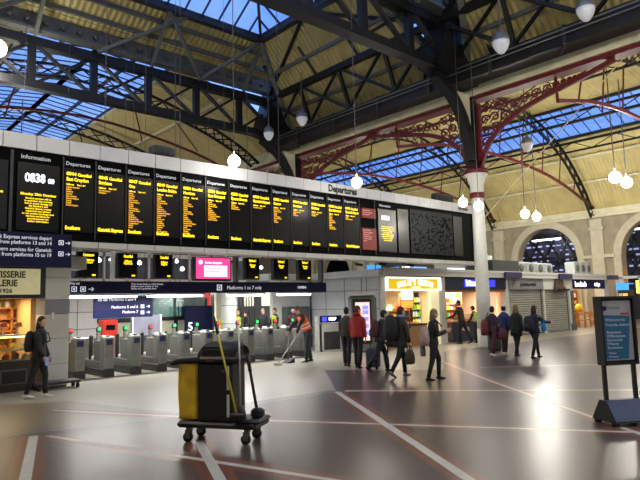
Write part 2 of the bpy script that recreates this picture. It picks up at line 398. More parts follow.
# near bays: hipped boarded ceilings around a glazed lantern
def bay(y0, y1, n):
    s1, s2, s3, g = MB(), MB(), MB(), MB()
    a, b = y0+.2, y1-.2; ra, rb = y0+2, y1-2; x0, x1 = 2.4, 14.9; zr = 13.7
    sheet(s1, (-1, b, 12.7), (18.3, b, 12.7), (x1, rb, zr), (x0, rb, zr)); sheet(s1, (-1, a, 12.7), (18.3, a, 12.7), (x1, ra, zr), (x0, ra, zr))
    sheet(s2, (18.3, a, 9.9), (18.3, b, 9.9), (x1, rb, zr), (x1, ra, zr)); sheet(s2, (-1, a, 9.9), (-1, b, 9.9), (x0, rb, zr), (x0, ra, zr))
    for yy in (a, b):                                  # closing spandrels under the hips
        s1.prism([(18.3, yy, 9.9), (18.3, yy, 12.75), (16.0, yy, 12.75)], (0, .04, 0))
        s1.prism([(-1, yy, 9.9), (-1, yy, 12.75), (1.2, yy, 12.75)], (0, .04, 0))
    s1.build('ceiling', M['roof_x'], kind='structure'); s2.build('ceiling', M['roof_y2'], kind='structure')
    ym = (ra+rb)/2; zt = 15.6; e0, e1 = x0+2.6, x1-2.6
    sheet(g, (x0, rb, zr), (x1, rb, zr), (e1, ym, zt), (e0, ym, zt), .02); sheet(g, (x0, ra, zr), (x1, ra, zr), (e1, ym, zt), (e0, ym, zt), .02)
    g.prism([(x1, ra, zr), (x1, rb, zr), (e1, ym, zt)], (0, 0, .02)); g.prism([(x0, ra, zr), (x0, rb, zr), (e0, ym, zt)], (0, 0, .02))
    go = g.build('window_%d' % n, M['skyglass'], kind='structure')
    br = MB(); k = 0; N = 16
    for k in range(N+1):
        x = x0+(x1-x0)*k/N; xe = min(max(x, e0), e1); f = 1
        if x < e0: f = (x-x0)/(e0-x0)
        if x > e1: f = (x1-x)/(x1-e1)
        for yy in (ra, rb): br.bar((x, yy, zr-.03), (x, yy+(ym-yy)*f, zr+(zt-zr)*f-.03), .05, .09)
    for k in range(1, 8):
        y = ra+(rb-ra)*k/8; f = 1-abs(y-ym)/(ym-ra)
        br.bar((x1, y, zr-.03), (x1-(x1-e1)*f, y, zr+(zt-zr)*f-.03), .05, .09)
    br.path([(x0, ra, zr), (x1, ra, zr), (x1, rb, zr), (x0, rb, zr), (x0, ra, zr)], .3, .3)
    br.bar((e0, ym, zt), (e1, ym, zt), .14)
    for yy in (ra, rb): br.bar((x1, yy, zr), (e1, ym, zt), .12); br.bar((x0, yy, zr), (e0, ym, zt), .12)
    br.build('glazing_frame', M['darkgrey'], go)
    # purlins and hips on the boarding
    pb = MB()
    for f in (.33, .7):
        for yy, rr in ((a, ra), (b, rb)): pb.bar((-1+(x0+1)*f, yy+(rr-yy)*f, 12.6+(zr-12.7)*f), (18.3+(x1-18.3)*f, yy+(rr-yy)*f, 12.6+(zr-12.7)*f), .12, .16)
        pb.bar((18.25+(x1-18.3)*f, a+(ra-a)*f, 9.8+(zr-9.9)*f), (18.25+(x1-18.3)*f, b+(rb-b)*f, 9.8+(zr-9.9)*f), .1, .14)
    for x, xx in ((18.25, x1), (-1, x0)):
        for yy, rr in ((a, ra), (b, rb)): pb.bar((x, yy, 10.0), (xx, rr, zr-.1), .22, .22)
    pb.build('roof_timbers', M['greysteel'], go)
    return ra, rb
bay(12, 22.4, 3); bay(1.6, 12, 4); bay(-8.8, 1.6, 5)

def truss(y, label, nx=8):
    t = thing('roof_truss', label, 'roof truss', (8.5, y, 9.9))
    x0, x1, zb, zt = -1, 17.3, 10.05, 11.7
    MB().bar((x0, y, zb), (x1+.4, y, zb), .42, .3).bar((x0, y-.24, zb-.16), (x1+.4, y-.24, zb-.16), .1, .06).build('bottom_chord', M['black'], t)
    MB().bar((x0, y, zt), (x1, y, zt), .4, .34).build('top_chord', M['black'], t)
    n = nx
    for k in range(n+1):
        x = x0+(x1-x0)*k/n; MB().bar((x, y, zb), (x, y, zt), .26, .22, up=(0, 1, 0)).build('post', M['black'], t)
        if k < n:
            xx = x0+(x1-x0)*(k+1)/n
            MB().bar((x, y+.06, zb), (xx, y+.06, zt), .1, .17, up=(0, 1, 0)).build('diagonal_brace', M['black'], t)
            MB().bar((x, y-.06, zt), (xx, y-.06, zb), .1, .17, up=(0, 1, 0)).build('diagonal_brace', M['darkgrey'], t)
    # riveted gutter beam above, with its studs
    g = MB().box(x0, x1+.6, y-.28, y-.12, 12.05, 12.95).box(x0, x1+.6, y-.5, y-.05, 12.85, 12.98).box(x0, x1+.6, y-.5, y-.05, 12.0, 12.1).build('gutter_beam', M['greysteel'], t)
    x = x0+.4
    while x < x1: MB().ball((x, y-.34, 12.4), .11, 8, 5).build('stud', M['greysteel'], g); x += .62
    return t
truss(22.4, 'black cross-braced truss spanning above the left half of the departures board')
truss(12.0, 'black cross-braced truss overhead crossing the top centre of the picture')
truss(1.6, 'black cross-braced truss behind and above the camera')

# struts rising from the trusses to the lantern corners
def strut_set(y, yr, sg, lab):
    t = thing('lantern_struts', lab, 'roof struts', (12, y, 11.7))
    for xa, xb in ((8.15, 11.2), (12.7, 14.9), (12.7, 10.4), (3.6, 7.0), (17.2, 14.9)):
        MB().bar((xa, y-.1*sg, 11.8), (xb, yr, 13.6), .13, .13).build('strut', M['greysteel'], t)
    for xa in (5.86, 10.4, 15.0):
        MB().bar((xa, y-.1*sg, 11.8), (xa, yr, 13.6), .12, .14).build('strut', M['greysteel'], t)
strut_set(22.1, 20.4, 1, 'grey struts from the left truss up to the blue lantern light')
strut_set(12.3, 14.0, -1, 'grey struts from the overhead truss up to the far lantern edge')
strut_set(11.7, 10.0, 1, 'grey struts from the overhead truss up to the near lantern edge')

# ================================================================ girder line X=18.6
gb = thing('column_girder', 'long cream and red girder carried by the white column', 'girder', (18.6, 17, 9.1))
MB().box(18.38, 18.82, -9, 60, 9.42, 9.86).box(18.3, 18.9, -9, 60, 9.84, 9.95).box(18.33, 18.87, -9, 60, 9.34, 9.44).build('cream_web', M['cream'], gb)
MB().box(18.42, 18.78, -9, 60, 9.2, 9.335).box(18.34, 18.86, -9, 60, 9.16, 9.21).build('red_flange', M['red'], gb)
wk = thing('walkway_girder', 'black walkway girder running beside the cream girder', 'girder', (17.5, 10, 9.45))
MB().box(17.15, 17.3, -9, 23.2, 9.62, 10.1).box(17.15, 17.9, -9, 23.2, 9.5, 9.62).box(17.75, 17.9, -9, 23.2, 9.62, 10.0).build('beam', M['black'], wk)
y = -8
while y < 23: MB().box(17.05, 17.16, y, y+.1, 9.5, 10.1).bar((17.1, y, 9.52), (17.2, y+.25, 9.25), .06).build('stiffener', M['darkgrey'], wk); y += 2.6
MB().tube([(17.02, -9, 9.95), (17.02, 23, 9.95)], .03, 5).tube([(17.02, -9, 9.8), (17.02, 23, 9.8)], .025, 5).build('conduit', M['greysteel'], wk)
for y0, y1, lab in ((12.0, 22.4, 'black braced side truss above the walkway between the two columns'), (1.6, 12.0, 'black braced side truss above the walkway at the top right')):
    t = thing('side_truss', lab, 'roof truss', (17, y0+5, 10))
    MB().bar((16.6, y0, 11.75), (16.6, y1, 11.75), .26, .26).build('top_chord', M['black'], t)
    n = 4
    for k in range(n):
        ya, yb = y0+(y1-y0)*k/n, y0+(y1-y0)*(k+1)/n
        MB().bar((17.2, ya, 10.1), (16.6, yb, 11.75), .13).build('diagonal_brace', M['black'], t)
        MB().bar((16.6, ya, 11.75), (17.2, yb, 10.1), .1).build('diagonal_brace', M['black'], t)
        MB().bar((16.6, ya, 11.75), (17.25, ya, 10.1), .14).build('post', M['black'], t)
        MB().bar((16.6, (ya+yb)/2, 11.8), (15.6, (ya+yb)/2+.1, 12.95), .12).build('prop', M['darkgrey'], t)
    MB().bar((16.6, y0+.2, 11.8), (14.9, y0+4.9, 13.55), .12).build('rafter', M['black'], t)
    MB().bar((16.6, y1-.2, 11.8), (14.9, y1-4.9, 13.55), .12).build('rafter', M['black'], t)
def haunch(y, lab):
    t = thing('roof_haunch', lab, 'roof bracket', (17.4, y, 9.3))
    MB().prism([(16.0, y-.5, 10.0), (18.3, y-.5, 9.6), (18.3, y-.5, 12.6), (17.0, y-.5, 12.9)], (0, 1.0, 0)).build('gusset', M['black'], t)
    MB().bar((18.2, y-1.6, 9.8), (17.0, y-.4, 12.6), .6, .12).bar((18.2, y+1.6, 9.8), (17.0, y+.4, 12.6), .6, .12).build('web_plate', M['black'], t)
    pts = smooth_path([(16.3, y, 9.75), (17.2, y, 9.25), (17.85, y, 8.5), (18.25, y, 7.5), (18.35, y, 6.9)], 4)
    MB().path(pts, .3, .34, up=(0, 1, 0)).build('curved_arm', M['black'], t)
    MB().prism([(17.6, y-.06, 9.4), (18.35, y-.06, 9.4), (18.35, y-.06, 8.1)], (0, .12, 0)).build('cream_plate', M['cream'], t)
haunch(12.0, 'black iron haunch and curved arm over the white column')
haunch(22.4, 'black iron haunch and curved arm above the middle of the departures board')
# red filigree spandrels
def spandrel(y, sg, lab):
    t = thing('spandrel_bracket', lab, 'bracket', (18.6, y+sg*2, 6.7))
    P = [(0.25, 6.6), (.45, 7.2), (1.0, 7.85), (1.8, 8.3), (2.9, 8.62), (4.2, 8.87), (5.2, 9.12)]
    arc = smooth_path([(18.6, y+sg*a, z) for a, z in P], 4)
    MB().path(arc, .12, .16).build('arched_flange', M['red'], t)
    MB().bar((18.6, y+sg*.25, 6.6), (18.6, y+sg*.25, 9.05), .16, .12, up=(0, 1, 0)).build('upright', M['red'], t)
    def zlow(d):
        for (a, z), (a2, z2) in zip(P, P[1:]):
            if a <= d <= a2: return z+(z2-z)*(d-a)/(a2-a)
        return 9
    s = MB(); d = .32
    def scroll(cy, cz, r, hand):
        pts = []
        for i in range(13):
            th = i/12*2.2*math.pi; rr = r*(1-.72*i/12)
            pts.append((18.6, cy+hand*rr*math.cos(th), cz+rr*math.sin(th)))
        s.path(pts, .05, .05, up=(1, 0, 0)); s.bar((18.6, cy-r*.8, cz-r*.2), (18.6, cy+r*.7, cz+r*.9), .035)
    d = .5
    while d < 4.5:
        top = 9.0; lo = zlow(d)+.06; h = top-lo; rr = min(.2, h/2)
        n = max(1, int(h/(2*rr)))
        for k in range(n):
            cz = lo+(k+.5)*h/n; scroll(y+sg*(d+.02), cz, min(rr, h/n/2)*1.02, 1 if k % 2 else -1)
            s.bar((18.6, y+sg*(d-rr), cz-rr*.9), (18.6, y+sg*(d+rr), cz+rr*.9), .035)
        d += rr*2*.96+.02
    s.build('filigree', M['red'], t)
spandrel(12, 1, 'red filigree spandrel on the left of the white column'); spandrel(12, -1, 'red filigree spandrel on the right of the white column')
spandrel(22.4, -1, 'red filigree spandrel above the middle of the departures board'); spandrel(22.4, 1, 'red filigree spandrel left of the curved black arm, partly behind the board')

def column(y, lab, bincol=False):
    c = thing('iron_column', lab, 'column', (18.6, y, 0))
    MB().lathe((18.6, y, 0), [(.3, 0), (.3, .12), (.27, .2), (.27, .7)], 20).build('base', M['offwhite'], c)
    MB().lathe((18.6, y, 0), [(.26, .7), (.25, 2), (.22, 5.3), (.22, 5.55)], 20).build('shaft', M['white'], c)
    MB().lathe((18.6, y, 0), [(.27, 5.5), (.28, 5.55), (.28, 5.66), (.26, 5.7)], 20).build('red_ring', M['red'], c)
    MB().lathe((18.6, y, 0), [(.24, 5.68), (.25, 6.0), (.33, 6.25), (.42, 6.38), (.44, 6.42)], 20).build('capital', M['white'], c)
    MB().lathe((18.6, y, 0), [(.46, 6.4), (.46, 6.55), (.4, 6.6)], 20).build('red_ring', M['red'], c)
    MB().box(18.42, 18.55, y-.2, y+.2, 6.56, 9.35).build('upper_post', M['black'], c)
    MB().box(18.55, 18.78, y-.18, y+.18, 6.56, 9.04).build('upper_post_face', M['offwhite'], c)
column(12, 'white iron column with red rings standing in the concourse')
column(22.4, 'white iron column hidden behind the departures board')
column(32.8, 'white iron column far beyond the gates')

# ================================================================ walls
ST = M['stone']
def arch_wall():
    m = MB(); x0, x1 = 38.0, 38.8
    ys = []; cs = [5.2, 12.28, 19.35, 26.4, 33.5, 40.6]; r = 2.2; zs = 4.35; H = 8.2
    y = -9
    for c in cs:
        m.box(x0, x1, y, c-r, 0, H)
        N = 14
        for k in range(N):
            a0 = math.pi-math.pi*k/N; a1 = math.pi-math.pi*(k+1)/N
            p = (c+r*math.cos(a0), zs+r*math.sin(a0)); q = (c+r*math.cos(a1), zs+r*math.sin(a1))
            m.prism([(x0, p[0], p[1]), (x0, q[0], q[1]), (x0, q[0], H), (x0, p[0], H)], (x1-x0, 0, 0))
        y = c+r
    m.box(x0, x1, y, 60, 0, H)
    struct(m, 'wall_right', ST)
    t = MB()
    for c in cs:
        N = 22; R1 = 2.6
        for k in range(N):
            a0 = math.pi*k/N; a1 = math.pi*(k+1)/N; v = []
            pts = [(c+rr*math.cos(a), zs+rr*math.sin(a)) for rr, a in ((r-.05, a0), (R1, a0), (R1, a1), (r-.05, a1))]
            t.prism([(x0-.12, p[0], p[1]) for p in pts], (.2, 0, 0))
        for sg in (-1, 1):
            t.box(x0-.12, x0+.05, c+sg*2.4-.22, c+sg*2.4+.22, 0, zs)
    struct(t, 'trim_1', M['stone2'])
    t = MB()                                     # impost and pilasters between the arches
    for a, b2 in zip([-1.8]+cs, cs+[47.6]):
        mid = (a+b2)/2; t.box(x0-.22, x0, mid-1.0, mid+1.0, 4.2, 4.4); t.box(x0-.2, x0, mid-.38, mid+.38, 0, 6.7); t.box(x0-.3, x0, mid-.48, mid+.48, 6.0, 6.2)
    struct(t, 'trim_2', M['stone2'])
    t = MB(); t.box(37.6, 38, -9, 60, 6.98, 7.2); t.box(37.75, 38, -9, 60, 6.8, 6.98); t.box(37.5, 37.9, -9, 60, 7.2, 7.3)
    struct(t, 'trim_3', M['cream'])
arch_wall()
# beyond the arches
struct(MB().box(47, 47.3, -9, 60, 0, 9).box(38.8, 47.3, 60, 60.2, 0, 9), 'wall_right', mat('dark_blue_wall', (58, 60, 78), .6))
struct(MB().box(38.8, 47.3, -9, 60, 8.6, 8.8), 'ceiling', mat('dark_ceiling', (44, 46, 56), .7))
pan = MB(); random.seed(3)
for i in range(80):
    for j in range(9):
        if random.random() < .6:
            y = -6+i*.55+random.uniform(-.1, .1); z = 3.1+j*.42
            pan.box(46.85, 46.99, y, y+random.choice((.14, .24, .34)), z, z+random.choice((.08, .13)))
pan.build('window_6', emis('lit_far_panes', (150, 160, 205), .8), kind='structure')
lat = MB()
for i in range(34):
    y = -6+i*1.3; lat.bar((46.6, y, 2.8), (46.6, y+2.6, 7.2), .12); lat.bar((46.6, y+2.6, 2.8), (46.6, y, 7.2), .12)
lat.bar((46.5, -8, 3), (46.5, 40, 3), .2); lat.bar((46.5, -8, 5), (46.5, 40, 5), .2); lat.bar((46.5, -8, 7), (46.5, 40, 7), .2)
lat.build('trim_4', M['black'], kind='structure')
for i, (y, z) in enumerate(((22.0, 6.0), (18.6, 6.3), (15.2, 6.1), (12.2, 6.2), (9, 6.0))):
    MB().box(43, 43.12, y-1.3, y+1.0, z+.2, z+.3).build('strip_light', M['bulb'], label='violet-white strip light seen through the stone arches', cat='light', group='strip lights beyond the arches')
# shell behind the camera and at the ends
struct(MB().box(-6.2, -6, -9, 60, 0, 13).box(-6, -.9, -9, 60, 9.8, 10.0), 'wall_left', M['offwhite'])
struct(MB().box(-6, 47, -9.2, -9, 0, 16), 'wall_back', M['offwhite'])
struct(MB().box(-6, 47, 60, 60.2, 0, 16), 'wall_front', mat('far_gable', (70, 74, 84), .7))

# ================================================================ DEPARTURES BOARD
BD = thing('departures_board', 'long black train departures board with pale cladding hung over the ticket gates', 'departures board', (11, 13.25, 3.12))
MB().box(1.2, 19.86, 13.04, 13.5, 3.24, 5.14).build('housing', M['frame'], BD)
divs = [1.55, 2.25, 2.9]+[3.55+.675*i for i in range(24)]
for a, b in zip(divs, divs[1:]+[19.96]):
    a += .01; b -= .006
    MB().box(a, b, 12.98, 13.5, 5.14, 5.47).build('top_cladding_panel', M['clad'], BD)
    MB().box(a, b, 12.98, 13.5, 3.11, 3.24).build('bottom_cladding_panel', M['offwhite'], BD)
MB().box(19.86, 19.98, 12.98, 13.5, 3.24, 5.14).build('end_panel', M['clad'], BD)
for x in (4.45, 7.9, 11.2, 14.6): MB().bar((x, 13.45, 3.3), (x, 15.05, 3.3), .06, .08).build('rear_bracket', M['greysteel'], BD)
MB().box(15.9, 15.98, 13.4, 14.5, 3.0, 3.3).build('rear_bracket', M['greysteel'], BD)
B = [4.12+.709*i for i in range(15)]
stn = 'Clapham Junction|Balham|Norbury|Selhurst|East Croydon|Gatwick Airport|Horley|Redhill|Three Bridges|Haywards Heath|Lewes|Polegate|Eastbourne|Hampden Park|Pevensey & Westham|Cooden Beach|Bexhill|St Leonards|Hastings|Wivelsfield|Burgess Hill|Hassocks|Sutton|Cheam|Dorking'.split('|')
deps = [('0844', 'East Croydon', 9, 'Southern'), ('0845', 'Brighton', 2, 'Gatwick Express'), ('0847', 'Ore', 17, 'Southern'), ('0849', 'London Bridge', 18, 'Southern'),
        ('0850', 'Horsham', 19, 'Southern'), ('0853', 'East Grinstead', 10, 'Southern'), ('0855', 'Epsom Downs', 3, 'Southern'), ('0900', 'Gatwick Airport', 1, 'Gatwick Express'),
        ('0902', 'Bognor', 8, 'Southern'), ('0904', 'Horsham', 3, 'Southern'), ('0906', 'Brighton', 2, 'Southern'), ('0908', 'East Grinstead', 9, 'Southern'), ('0915', 'Gatwick Airport', 2, 'Gatwick Express')]
YB = 12.995
for i, (tm, de, n, op) in enumerate(deps):
    x0, x1 = B[i]+.03, B[i+1]-.05
    p = MB().box(x0, x1, 13.0, 13.05, 3.45, 4.86).build('departure_screen', M['screen'], BD)
    text('Departures', .115, (x0+.02, YB+.03, 4.93), M['txt'], BD, 'heading')
    text(tm, .105, (x0+.03, YB, 4.7), M['led'], p, 'train_time', bold=.004); text('Cancelled', .095, (x1-.36, YB, 4.7), M['led'], p, 'cancelled_notice', sx=.8, bold=.004)
    text(de, .105, (x0+.03, YB, 4.58), M['led'], p, 'destination', sx=.82, bold=.004)
    text('Calling at:      Page 1 of 1', .05, (x0+.03, YB, 4.48), M['led'], p, 'calling_points', sx=.82, bold=.002)
    k = (i*5) % 9
    text('\n'.join((stn*2)[k:k+n-1]+['& '+de]), .05, (x0+.03, YB, 4.42), M['ledo'], p, 'calling_points', sx=.8, ls=1.0, bold=.001)
    text(op, .11, (x0+.02, YB, 3.5), M['led'], p, 'operator_name', sx=.78, bold=.005)
for xm in B: MB().box(xm-.02, xm+.01, 13.0, 13.06, 3.3, 5.1).build('mullion', M['plastic'], BD)
# clock and information screen
p = MB().box(3.2, 4.04, 13.0, 13.05, 3.42, 4.86).build('information_screen', M['screen'], BD)
text('Information', .125, (3.26, YB+.03, 4.95), M['txt'], BD, 'heading')
text('0838', .26, (3.34, YB, 4.46), M['ledw'], p, 'clock_digits', sx=.78, bold=.006); text('00', .15, (3.8, YB, 4.46), M['ledw'], p, 'clock_digits', sx=.85, bold=.004)
text('Monday 28th October', .078, (3.62, YB, 4.17), M['led'], p, 'date_line', 'CENTER', bold=.002)
text('Revised services will be\nin operation this morning\ndue to storm damage on\nthe Southern and\nGatwick Express routes\ncustomers are advised\nto use London Underground\nservices and listen for\nannouncements for\nfurther information', .054, (3.62, YB, 4.09), M['led'], p, 'notice_text', 'CENTER', sx=1.0, ls=1.0, bold=.001)
p = MB().box(1.9, 3.02, 13.0, 13.05, 3.42, 4.86).build('departure_screen', M['slate'], BD)
text('\n'.join(['Battersea Park', '', 'Clapham Junction', '', 'Southern']), .09, (2.3, YB, 4.35), M['led'], p, 'calling_points', bold=.002)
MB().box(3.06, 3.12, 13.0, 13.06, 3.3, 5.1).build('mullion', M['darkgrey'], BD)
# red notices
for z0, z1 in ((4.5, 4.82), (3.45, 4.16)):
    p = MB().box(13.42, 14.08, 12.99, 13.05, z0, z1).build('red_notice', M['ledr'], BD)
    text('\n'.join(['Special Notices', 'For service updates', 'please see the', 'information point', 'or ask a member', 'of staff'][:6 if z1 < 4.3 else 3]), .07, (13.46, 12.985, z1-.09), text_mat((225, 150, 140), .5), p, 'notice_text', sx=.8)
# second information screen, blank screens, perforated area
p = MB().box(14.2, 15.1, 13.0, 13.05, 3.42, 4.86).build('information_screen', M['screen2'], BD)
text('Information', .12, (14.3, YB+.03, 4.95), M['txt'], BD, 'heading')
text('0838', .2, (14.36, YB, 4.5), M['ledw'], p, 'clock_digits', bold=.006)
text('\n'.join(['Revised services will be', 'in operation this morning', 'due to storm damage on', 'the Southern and', 'Gatwick Express routes', 'customers are advised', 'to listen for further', 'announcements']), .066, (14.65, YB, 4.25), M['led'], p, 'notice_text', 'CENTER', sx=.95, ls=1.0, bold=.001)
for a, b2 in ((15.2, 15.76), (18.42, 18.98)):
    MB().box(a, b2, 13.0, 13.05, 3.42, 4.95).build('blank_screen', M['screen2'], BD)
s = MB().box(15.86, 18.34, 13.0, 13.05, 3.42, 5.0); s.mi = 1; random.seed(5)
for i in range(24):
    for j in range(22):
        if random.random() < .3: s.box(15.95+i*.1, 16.0+i*.1, 12.985, 13.0, 3.5+j*.062, 3.54+j*.062)
s.build('perforated_grille', [M['slate'], M['frame']], BD)
MB().tube([(26.9, 17.2, 5.9), (19.2, 5.2, 10.6)], .02, 5).build('cable', M['cream'], label='pale cable slanting across the yellow roof beside the unlit lamp', cat='cable')
text('Departures', .3, (11.95, 12.97, 5.2), M['txtdk'], BD, 'board_title', bold=.012, sx=.9)
text('Arrivals', .2, (18.75, 12.97, 5.22), M['txtdk'], BD, 'board_title', bold=.008)
def floodbox(x0, x1, z0, z1, lab):
    t = thing('equipment_box', lab, 'equipment box', ((x0+x1)/2, 13.25, z0))
    MB().rbox(((x0+x1)/2, 13.25, z0+.06), (x1-x0, .3, z1-z0-.06), .04).build('case', M['darkgrey'], t)
    MB().box(x0+.08, x0+.14, 13.15, 13.35, z0, z0+.08).box(x1-.14, x1-.08, 13.15, 13.35, z0, z0+.08).build('feet', M['black'], t)
    b = MB(); k = x0+.06
    while k < x1-.1: b.box(k, k+.04, 13.08, 13.1, z0+.1, z1-.08); k += .09
    b.build('louvres', M['black'], t)
floodbox(6.25, 6.85, 5.47, 5.76, 'dark louvred box standing on the left half of the departures board')
floodbox(17.6, 18.7, 5.47, 5.8, 'long dark louvred box standing on the right end of the departures board')

# ---------------------------------------------------------------- hanging monitors
def monitor(x0, x1, z0, z1, lab, group, lines):
    t = thing('hanging_monitor', lab, 'monitor', ((x0+x1)/2, 15.0, z0), 0, group)
    MB().box(x0, x1, 14.92, 15.08, z0, z1).build('case', M['plastic'], t)
    sc = MB().box(x0+.03, x1-.03, 14.91, 14.925, z0+.03, z1-.03).build('display', M['screen'], t)
    cx = (x0+x1)/2
    text(lines[0], .1, (cx, 14.905, z1-.12), M['led'], sc, 'display_text', 'CENTER', sx=.62, bold=.006)
    text(lines[1], .075, (cx, 14.905, z1-.24), M['led'], sc, 'display_text', 'CENTER', sx=.7, bold=.004, ls=.8)
    text('0838', .06, (x1-.17, 14.905, z0+.05), M['led'], sc, 'display_text', bold=.003, sx=.8)
    MB().tube([(cx, 15.0, z1), (cx, 15.0, z1+.25)], .02, 6).build('bracket', M['greysteel'], t)
    return t
rail = thing('monitor_rail', 'long grey rail holding the small hanging screens', 'rail', (9, 15, 3.4))
MB().box(4.4, 15.3, 14.96, 15.04, 3.42, 3.5).build('rail_bar', M['greysteel'], rail)
for x in (4.9, 8.0, 10.0, 14.0): MB().tube([(x, 15.0, 3.45), (x, 13.45, 4.6)], .02, 6).build('stay', M['greysteel'], rail)
monitor(5.12, 5.64, 2.55, 3.22, 'small black hanging screen nearest the white cladded pier', None, ('Customers', 'for platforms\nsee board'))
monitor(6.15, 6.69, 2.55, 3.22, 'second small black hanging screen from the pier', None, ('Cancelled', 'Calling at\nClapham Jn'))
monitor(7.2, 7.72, 2.55, 3.22, 'small black hanging screen just left of the pink screen', None, ('Cancelled', 'Calling at\nBrighton'))
monitor(10.18, 10.7, 2.55, 3.22, 'small black hanging screen just right of the pink screen', None, ('Platform 3', 'Please see\nboards'))
monitor(11.27, 11.87, 2.55, 3.22, 'middle one of the three small screens right of the pink screen', None, ('Platform 5', 'Please see\nboards'))
monitor(12.31, 12.86, 2.55, 3.22, 'rightmost small black hanging screen under the board', None, ('Platform 7', 'Please see\nboards'))
t = thing('pink_screen', 'bright pink advertising screen hanging below the departures board', 'screen', (9.03, 15, 2.53))
MB().box(8.42, 9.65, 14.92, 15.1, 2.5, 3.2).build('case', M['plastic'], t)
sc = MB().box(8.46, 9.61, 14.905, 14.925, 2.56, 3.17).build('display', emis('pink_display', (240, 62, 130), 1.3), t)
MB().box(8.72, 9.5, 14.895, 14.906, 2.62, 2.95).build('white_panel', emis('pale_pink', (250, 215, 230), 1.3), sc)
MB().tube([(8.6, 14.9, 3.04), (8.6, 14.895, 3.04)], .07, 12).build('roundel', emis('pale_pink2', (250, 225, 235), 1.3), sc)
text('Service disruption', .1, (8.74, 14.895, 3.0), text_mat((255, 235, 240), 1.2), sc, 'display_text', bold=.003, sx=.8)
text('Please check before\nyou travel today', .09, (8.76, 14.89, 2.84), text_mat((226, 60, 120), .8), sc, 'display_text', sx=.8)
MB().tube([(9.03, 15, 3.2), (9.03, 15, 3.45)], .025, 6).build('bracket', M['greysteel'], t)

# ---------------------------------------------------------------- navy lintel over the gates
nb = thing('platform_sign', 'long navy lintel sign over the ticket gates reading Platforms 1 to 7 only', 'sign', (9.2, 15.1, 2.15))
MB().box(4.72, 13.6, 15.0, 15.25, 2.15, 2.47).build('sign_beam', M['navy'], nb)
wt = text_mat((215, 218, 230), .5)
text('Platforms 1 to 7 only', .15, (9.55, 14.99, 2.25), wt, nb, 'sign_text')
text('Way out', .1, (4.95, 14.99, 2.38), wt, nb, 'sign_text', sx=.7)
text('You must have a valid ticket\nbefore you travel or be\nliable to a penalty fare', .062, (6.55, 14.99, 2.38), wt, nb, 'sign_text', sx=1.3)
text('OPEN', .11, (12.3, 14.99, 2.27), wt, nb, 'sign_text', bold=.004, sx=1.3)
def picto(mb, x, y, z, s, arrow=False):
    if arrow:
        mb.box(x, x+s, y, y+.008, z+s*.44, z+s*.56).bar((x+s, y, z+s*.5), (x+s*.6, y, z+s*.85), s*.12, .01, up=(0, 1, 0)).bar((x+s, y, z+s*.5), (x+s*.6, y, z+s*.15), s*.12, .01, up=(0, 1, 0))
    else:
        for a, b2, c2, d2 in ((0, 1, 0, .14), (0, 1, .86, 1), (0, .14, 0, 1), (.86, 1, 0, 1), (.35, .65, .3, .7)): mb.box(x+a*s, x+b2*s, y, y+.008, z+c2*s, z+d2*s)
m = MB(); picto(m, 9.2, 14.985, 2.22, .17); picto(m, 4.8, 14.985, 2.2, .13); picto(m, 5.0, 14.985, 2.2, .13); picto(m, 5.22, 14.985, 2.2, .13); picto(m, 5.42, 14.985, 2.2, .13, True)
m.build('pictogram', wt, nb)
for x in (4.8, 9.94, 13.45): MB().box(x-.05, x+.05, 15.02, 15.2, 2.47, 3.45).build('hanger', M['greysteel'], nb)
for i, (a, b2) in enumerate(((4.98, 7.0), (7.9, 8.9), (10.3, 11.9), (12.0, 13.3))):
    a2, b3 = ((4.98, 6.9), (7.15, 8.95), (9.75, 11.2), (11.7, 13.2))[i]
    t = thing('fluorescent_batten', 'white fluorescent batten under the navy lintel, %s' % ('nearest the pier', 'above the gates left of the large 5', 'above the gates behind the cart handle', 'at the right end near the cleaner')[i], 'light', ((a2+b3)/2, 15.35, 2.06))
    MB().box(a2, b3, 15.3, 15.42, 2.1, 2.15).box(a2+.3, a2+.36, 15.24, 15.38, 2.14, 2.22).box(b3-.36, b3-.3, 15.24, 15.38, 2.14, 2.22).build('batten', M['white'], t)
    MB().tube([(a2+.03, 15.36, 2.075), (b3-.03, 15.36, 2.075)], .028, 8).build('tube', M['tube'], t)
    ld = bpy.data.lights.new('tube_light', 'AREA'); ld.shape = 'RECTANGLE'; ld.size = b3-a2; ld.size_y = .1; ld.energy = STRIP_W*(b3-a2); ld.color = (1, .98, .93)
    lo = bpy.data.objects.new('tube_light', ld); C.objects.link(lo); lo.location = (0, .01, -.03); lo.parent = t
# navy secondary sign
t = thing('platform_direction_sign', 'navy direction sign hanging low behind the gates listing Platforms 3 and 4', 'sign', (6.5, 15.9, 1.53))
MB().box(5.95, 7.65, 16.0, 16.08, 1.5, 2.1).build('panel', M['navy'], t)
text('Platforms 3 and 4', .11, (6.35, 15.99, 1.97), wt, t, 'sign_text')
text('Platforms 5 and 6\nPlatform 7', .11, (7.2, 15.99, 1.76), wt, t, 'sign_text', 'RIGHT', ls=1.3)
m = MB(); picto(m, 7.28, 15.985, 1.75, .1); picto(m, 7.45, 15.985, 1.75, .1, True); picto(m, 7.28, 15.985, 1.58, .1); picto(m, 7.45, 15.985, 1.58, .1, True); picto(m, 6.05, 15.985, 1.97, .1); picto(m, 6.2, 15.985, 1.97, .1); m.build('pictogram', wt, t)
for x in (6.2, 7.4): MB().tube([(x, 16.04, 2.08), (x, 16.04, roof_z(x, 16.04)+.03)], .006, 5).build('hanger', M['greysteel'], t)

